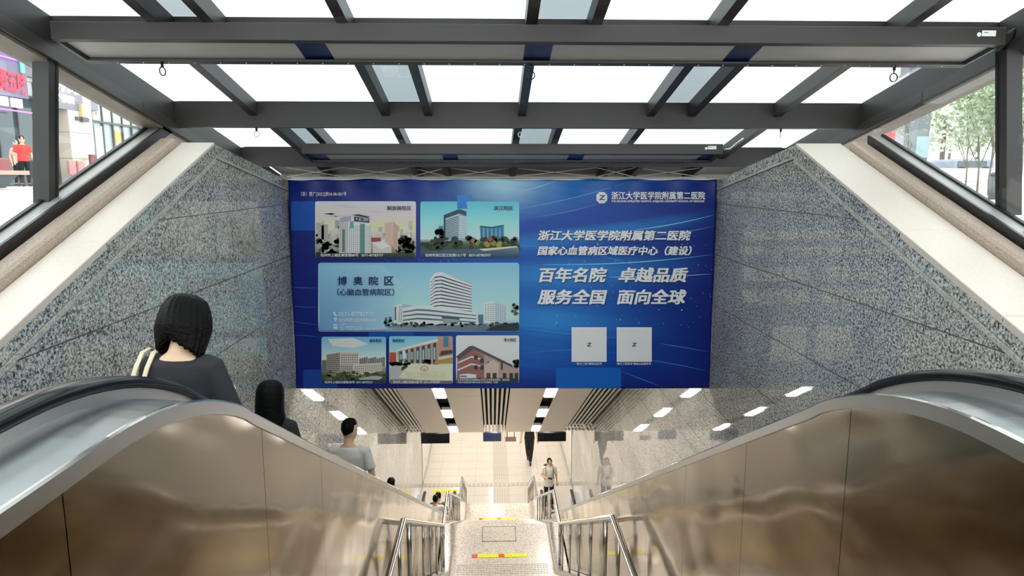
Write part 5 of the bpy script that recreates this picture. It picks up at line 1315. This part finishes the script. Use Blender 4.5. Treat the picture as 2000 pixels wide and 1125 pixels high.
prt('board', -18.3, -18.2, fy(181, -18.2), fy(193, -18.2), GRD + .9, GRD + 1.35, mat('maroon', '#7a3a40', .5), cb); tube('stand', [(-18.25, fy(187, -18.2), GRD), (-18.25, fy(187, -18.2), GRD + .95)], .03, FRM, cb, 6)

# ================================================================== right: young trees, wall, tower
BARK = mat('grey_bark', '#6e665c', .8); LEAF = mat('young_leaf', '#8d9d7a', .6); FAR = mat('hazed_far_foliage', '#dadfd0', .9)  # far foliage is paled to carry the distance haze in its colour
def tree(x, y, z, h, lab, seed, nl=260, lean=0.0, grp='young trees beyond the right glazing'):
    rnd = random.Random(seed); t = empty('young_tree', (x, y, z)); tag(t, lab, 'tree', grp)
    bm = bmesh.new(); lf = bmesh.new(); tips = []
    def grow(p, d, ln, r, dep):
        n = 4; pts = [p]; q = p.copy()
        for i in range(n):
            d = (d + Vector((rnd.uniform(-.12, .12), rnd.uniform(-.12, .12), rnd.uniform(-.02, .10)))).normalized(); q = q + d * ln / n; pts.append(q.copy())
        tube_bm(pts, [r * (1 - .4 * i / n) for i in range(n + 1)], 6 if dep < 2 else 4, bm)
        if dep >= 2: tips.extend(pts[1:])
        if dep < 4:
            for k in range(3 if dep else 4):
                s = rnd.choice(pts[2:]); a = rnd.uniform(0, 6.28); sp = .75 if dep else .55
                nd = (d + Vector((math.cos(a) * sp, math.sin(a) * sp, .15))).normalized(); grow(s, nd, ln * rnd.uniform(.5, .72), r * .5, dep + 1)
    grow(Vector((x, y, z)), Vector((lean, 0, 1)).normalized(), h * .48, h * .0085, 0)
    for k in range(nl):
        p = rnd.choice(tips) + Vector((rnd.gauss(0, .10), rnd.gauss(0, .10), rnd.gauss(0, .08))); s = rnd.uniform(.035, .07)
        u = Vector((rnd.gauss(0, 1), rnd.gauss(0, 1), rnd.gauss(0, .5))).normalized(); w = u.cross(Vector((rnd.gauss(0, 1), rnd.gauss(0, 1), 1))).normalized()
        lf.faces.new([lf.verts.new(v) for v in (p - u * s, p + w * s * .45, p + u * s, p - w * s * .45)])
    from_bm('trunk', bm, BARK, t, True); tag(from_bm('foliage', lf, LEAF, t), kind='stuff')
for i, (px, X, pyb, pyt, lab) in enumerate(((1887, 9.2, 356, 185, 'slim young tree with two stems nearest the middle of the right glazing'), (1909, 7.6, 372, 165, 'slim young tree standing in front of the others beyond the right glazing'), (1932, 8.4, 366, 150, 'young tree with thin forked trunk beside the right post'),
                                 (1950, 7.0, 380, 130, 'young tree partly hidden by the right post'), (1765, 12.0, 345, 190, 'small tree at the narrow tip of the right glazing'), (1992, 8.0, 372, 120, 'young tree beyond the right edge post'))):
    b = onX(px, pyb, X); top = onX(px, pyt, X); tree(b.x, b.y, C - .33 + (b.x - 3.36) * .0085, top.z - b.z + .3, lab, 11 + i, 330)
def cloud_tree(x, y, z, r, h, lab, seed):
    rnd = random.Random(seed); t = empty('background_tree', (x, y, z)); tag(t, lab, 'tree', 'pale trees in the distance on the right'); lf = bmesh.new()
    for k in range(1500):
        a = rnd.uniform(0, 6.28); u = rnd.uniform(-1, 1); rr = rnd.uniform(.5, 1) ** .5
        p = Vector((x + math.cos(a) * math.sqrt(1 - u * u) * r * rr * (1 + .25 * math.sin(5 * a)), y + math.sin(a) * math.sqrt(1 - u * u) * r * rr, z + h * .6 + u * h * .42 * rr)); s = rnd.uniform(.12, .26)
        uu = Vector((rnd.gauss(0, 1), rnd.gauss(0, 1), rnd.gauss(0, 1))).normalized(); w = uu.cross(Vector((rnd.gauss(0, 1), rnd.gauss(0, 1), 1))).normalized()
        lf.faces.new([lf.verts.new(v) for v in (p - uu * s, p + w * s * .7, p + uu * s, p - w * s * .7)])
    tag(from_bm('foliage', lf, FAR, t), kind='stuff'); tube('trunk', [(x, y, z), (x, y, z + h * .5)], [.16, .08], BARK, t, 8)
for i, (px, Y, r, h, lab) in enumerate(((1836, 40, 2.6, 7.0, 'pale round tree in the distance behind the slim trees'), (1905, 50, 3.4, 7.4, 'broad pale tree in the distance, middle of three'), (1985, 38, 2.8, 6.0, 'pale distant tree at the right edge'), (1850, 62, 4.0, 8.2, 'faint tall tree farthest away beyond the plaza'))):
    p = onY(px, 348, Y); cloud_tree(p.x, p.y, C + .2, r, h, lab, 50 + i)
tw = empty('tower_block', (18, 30, C)); tag(tw, 'dark grey slab-like building seen at the tip of the right glazing', 'building')
a = onY(1789, 300, 30); b = onY(1822, 190, 30); 
box('tower_wall', a.x, b.x, 30, 31, C - .2, C + 6.5, mat('slate_tower', '#6e7478', .5), tw); box('glass_band', a.x - .02, b.x + .02, 29.96, 29.99, C + .9, C + 1.8, mat('teal_glass', '#8fa8aa', .2), tw)
a = onY(1768, 300, 34); b = onY(1783, 190, 34); box('side_wing', a.x, b.x, 34, 35, C - .2, C + 5.5, mat('grey_wing', '#9a9c9c', .5), tw)
rb = empty('red_hoarding', (17, 33, C)); tag(rb, 'pinkish red billboard partly hidden by leaves at the tip of the right glazing', 'billboard')
a = onY(1728, 300, 36); b = onY(1766, 200, 36); box('hoarding_face', a.x, b.x, 36, 36.1, C + 1.2, C + 4.6, mat('hoarding_red', '#e0606c', .5), rb)
for xx in (a.x + .2, b.x - .2): tube('hoarding_leg', [(xx, 36.05, C - .1), (xx, 36.05, C + 1.2)], .05, FRM, rb, 6)
fw = empty('parked_van', (20, 34, C)); tag(fw, 'low blue grey van shape beyond the planter wall', 'van')
a = onY(1858, 330, 34); b = onY(1948, 300, 34); box('van_body', a.x, b.x, 34, 36, C + .15, C + .95, mat('blue_grey_van', '#8a97a6', .4), fw, .12); box('van_window', a.x + .3, b.x - .5, 33.97, 34.0, C + .55, C + .85, GLZD, fw)
for xx in (a.x + .5, b.x - .5):
    bm = bmesh.new(); bmesh.ops.create_cone(bm, cap_ends=True, segments=16, radius1=.3, radius2=.3, depth=.2, matrix=Matrix.Translation((xx, 34.05, C + .28)) @ Matrix.Rotation(math.pi / 2, 4, 'X')); from_bm('wheel', bm, BLACK, fw)
pwl = box('planter_wall', onY(1835, 340, 26).x, onY(2100, 340, 26).x, 26, 26.5, C - .1, C + .38, mat('white_stone_wall', '#ece8e0', .6)); tag(pwl, 'low white stone planter wall beyond the slim trees', 'wall')
pst = empty('post_bollard', (9, 12, C)); tag(pst, 'short dark bollard beside the slim trees', 'bollard')
b_ = onX(1940, 372, 7.2); zz = C - .30; tube('bollard_body', [(b_.x, b_.y, zz), (b_.x, b_.y, zz + .35)], .06, FRM, pst, 10); tube('bollard_cap', [(b_.x, b_.y, zz + .35), (b_.x, b_.y, zz + .39)], [.075, .04], FRM, pst, 10)
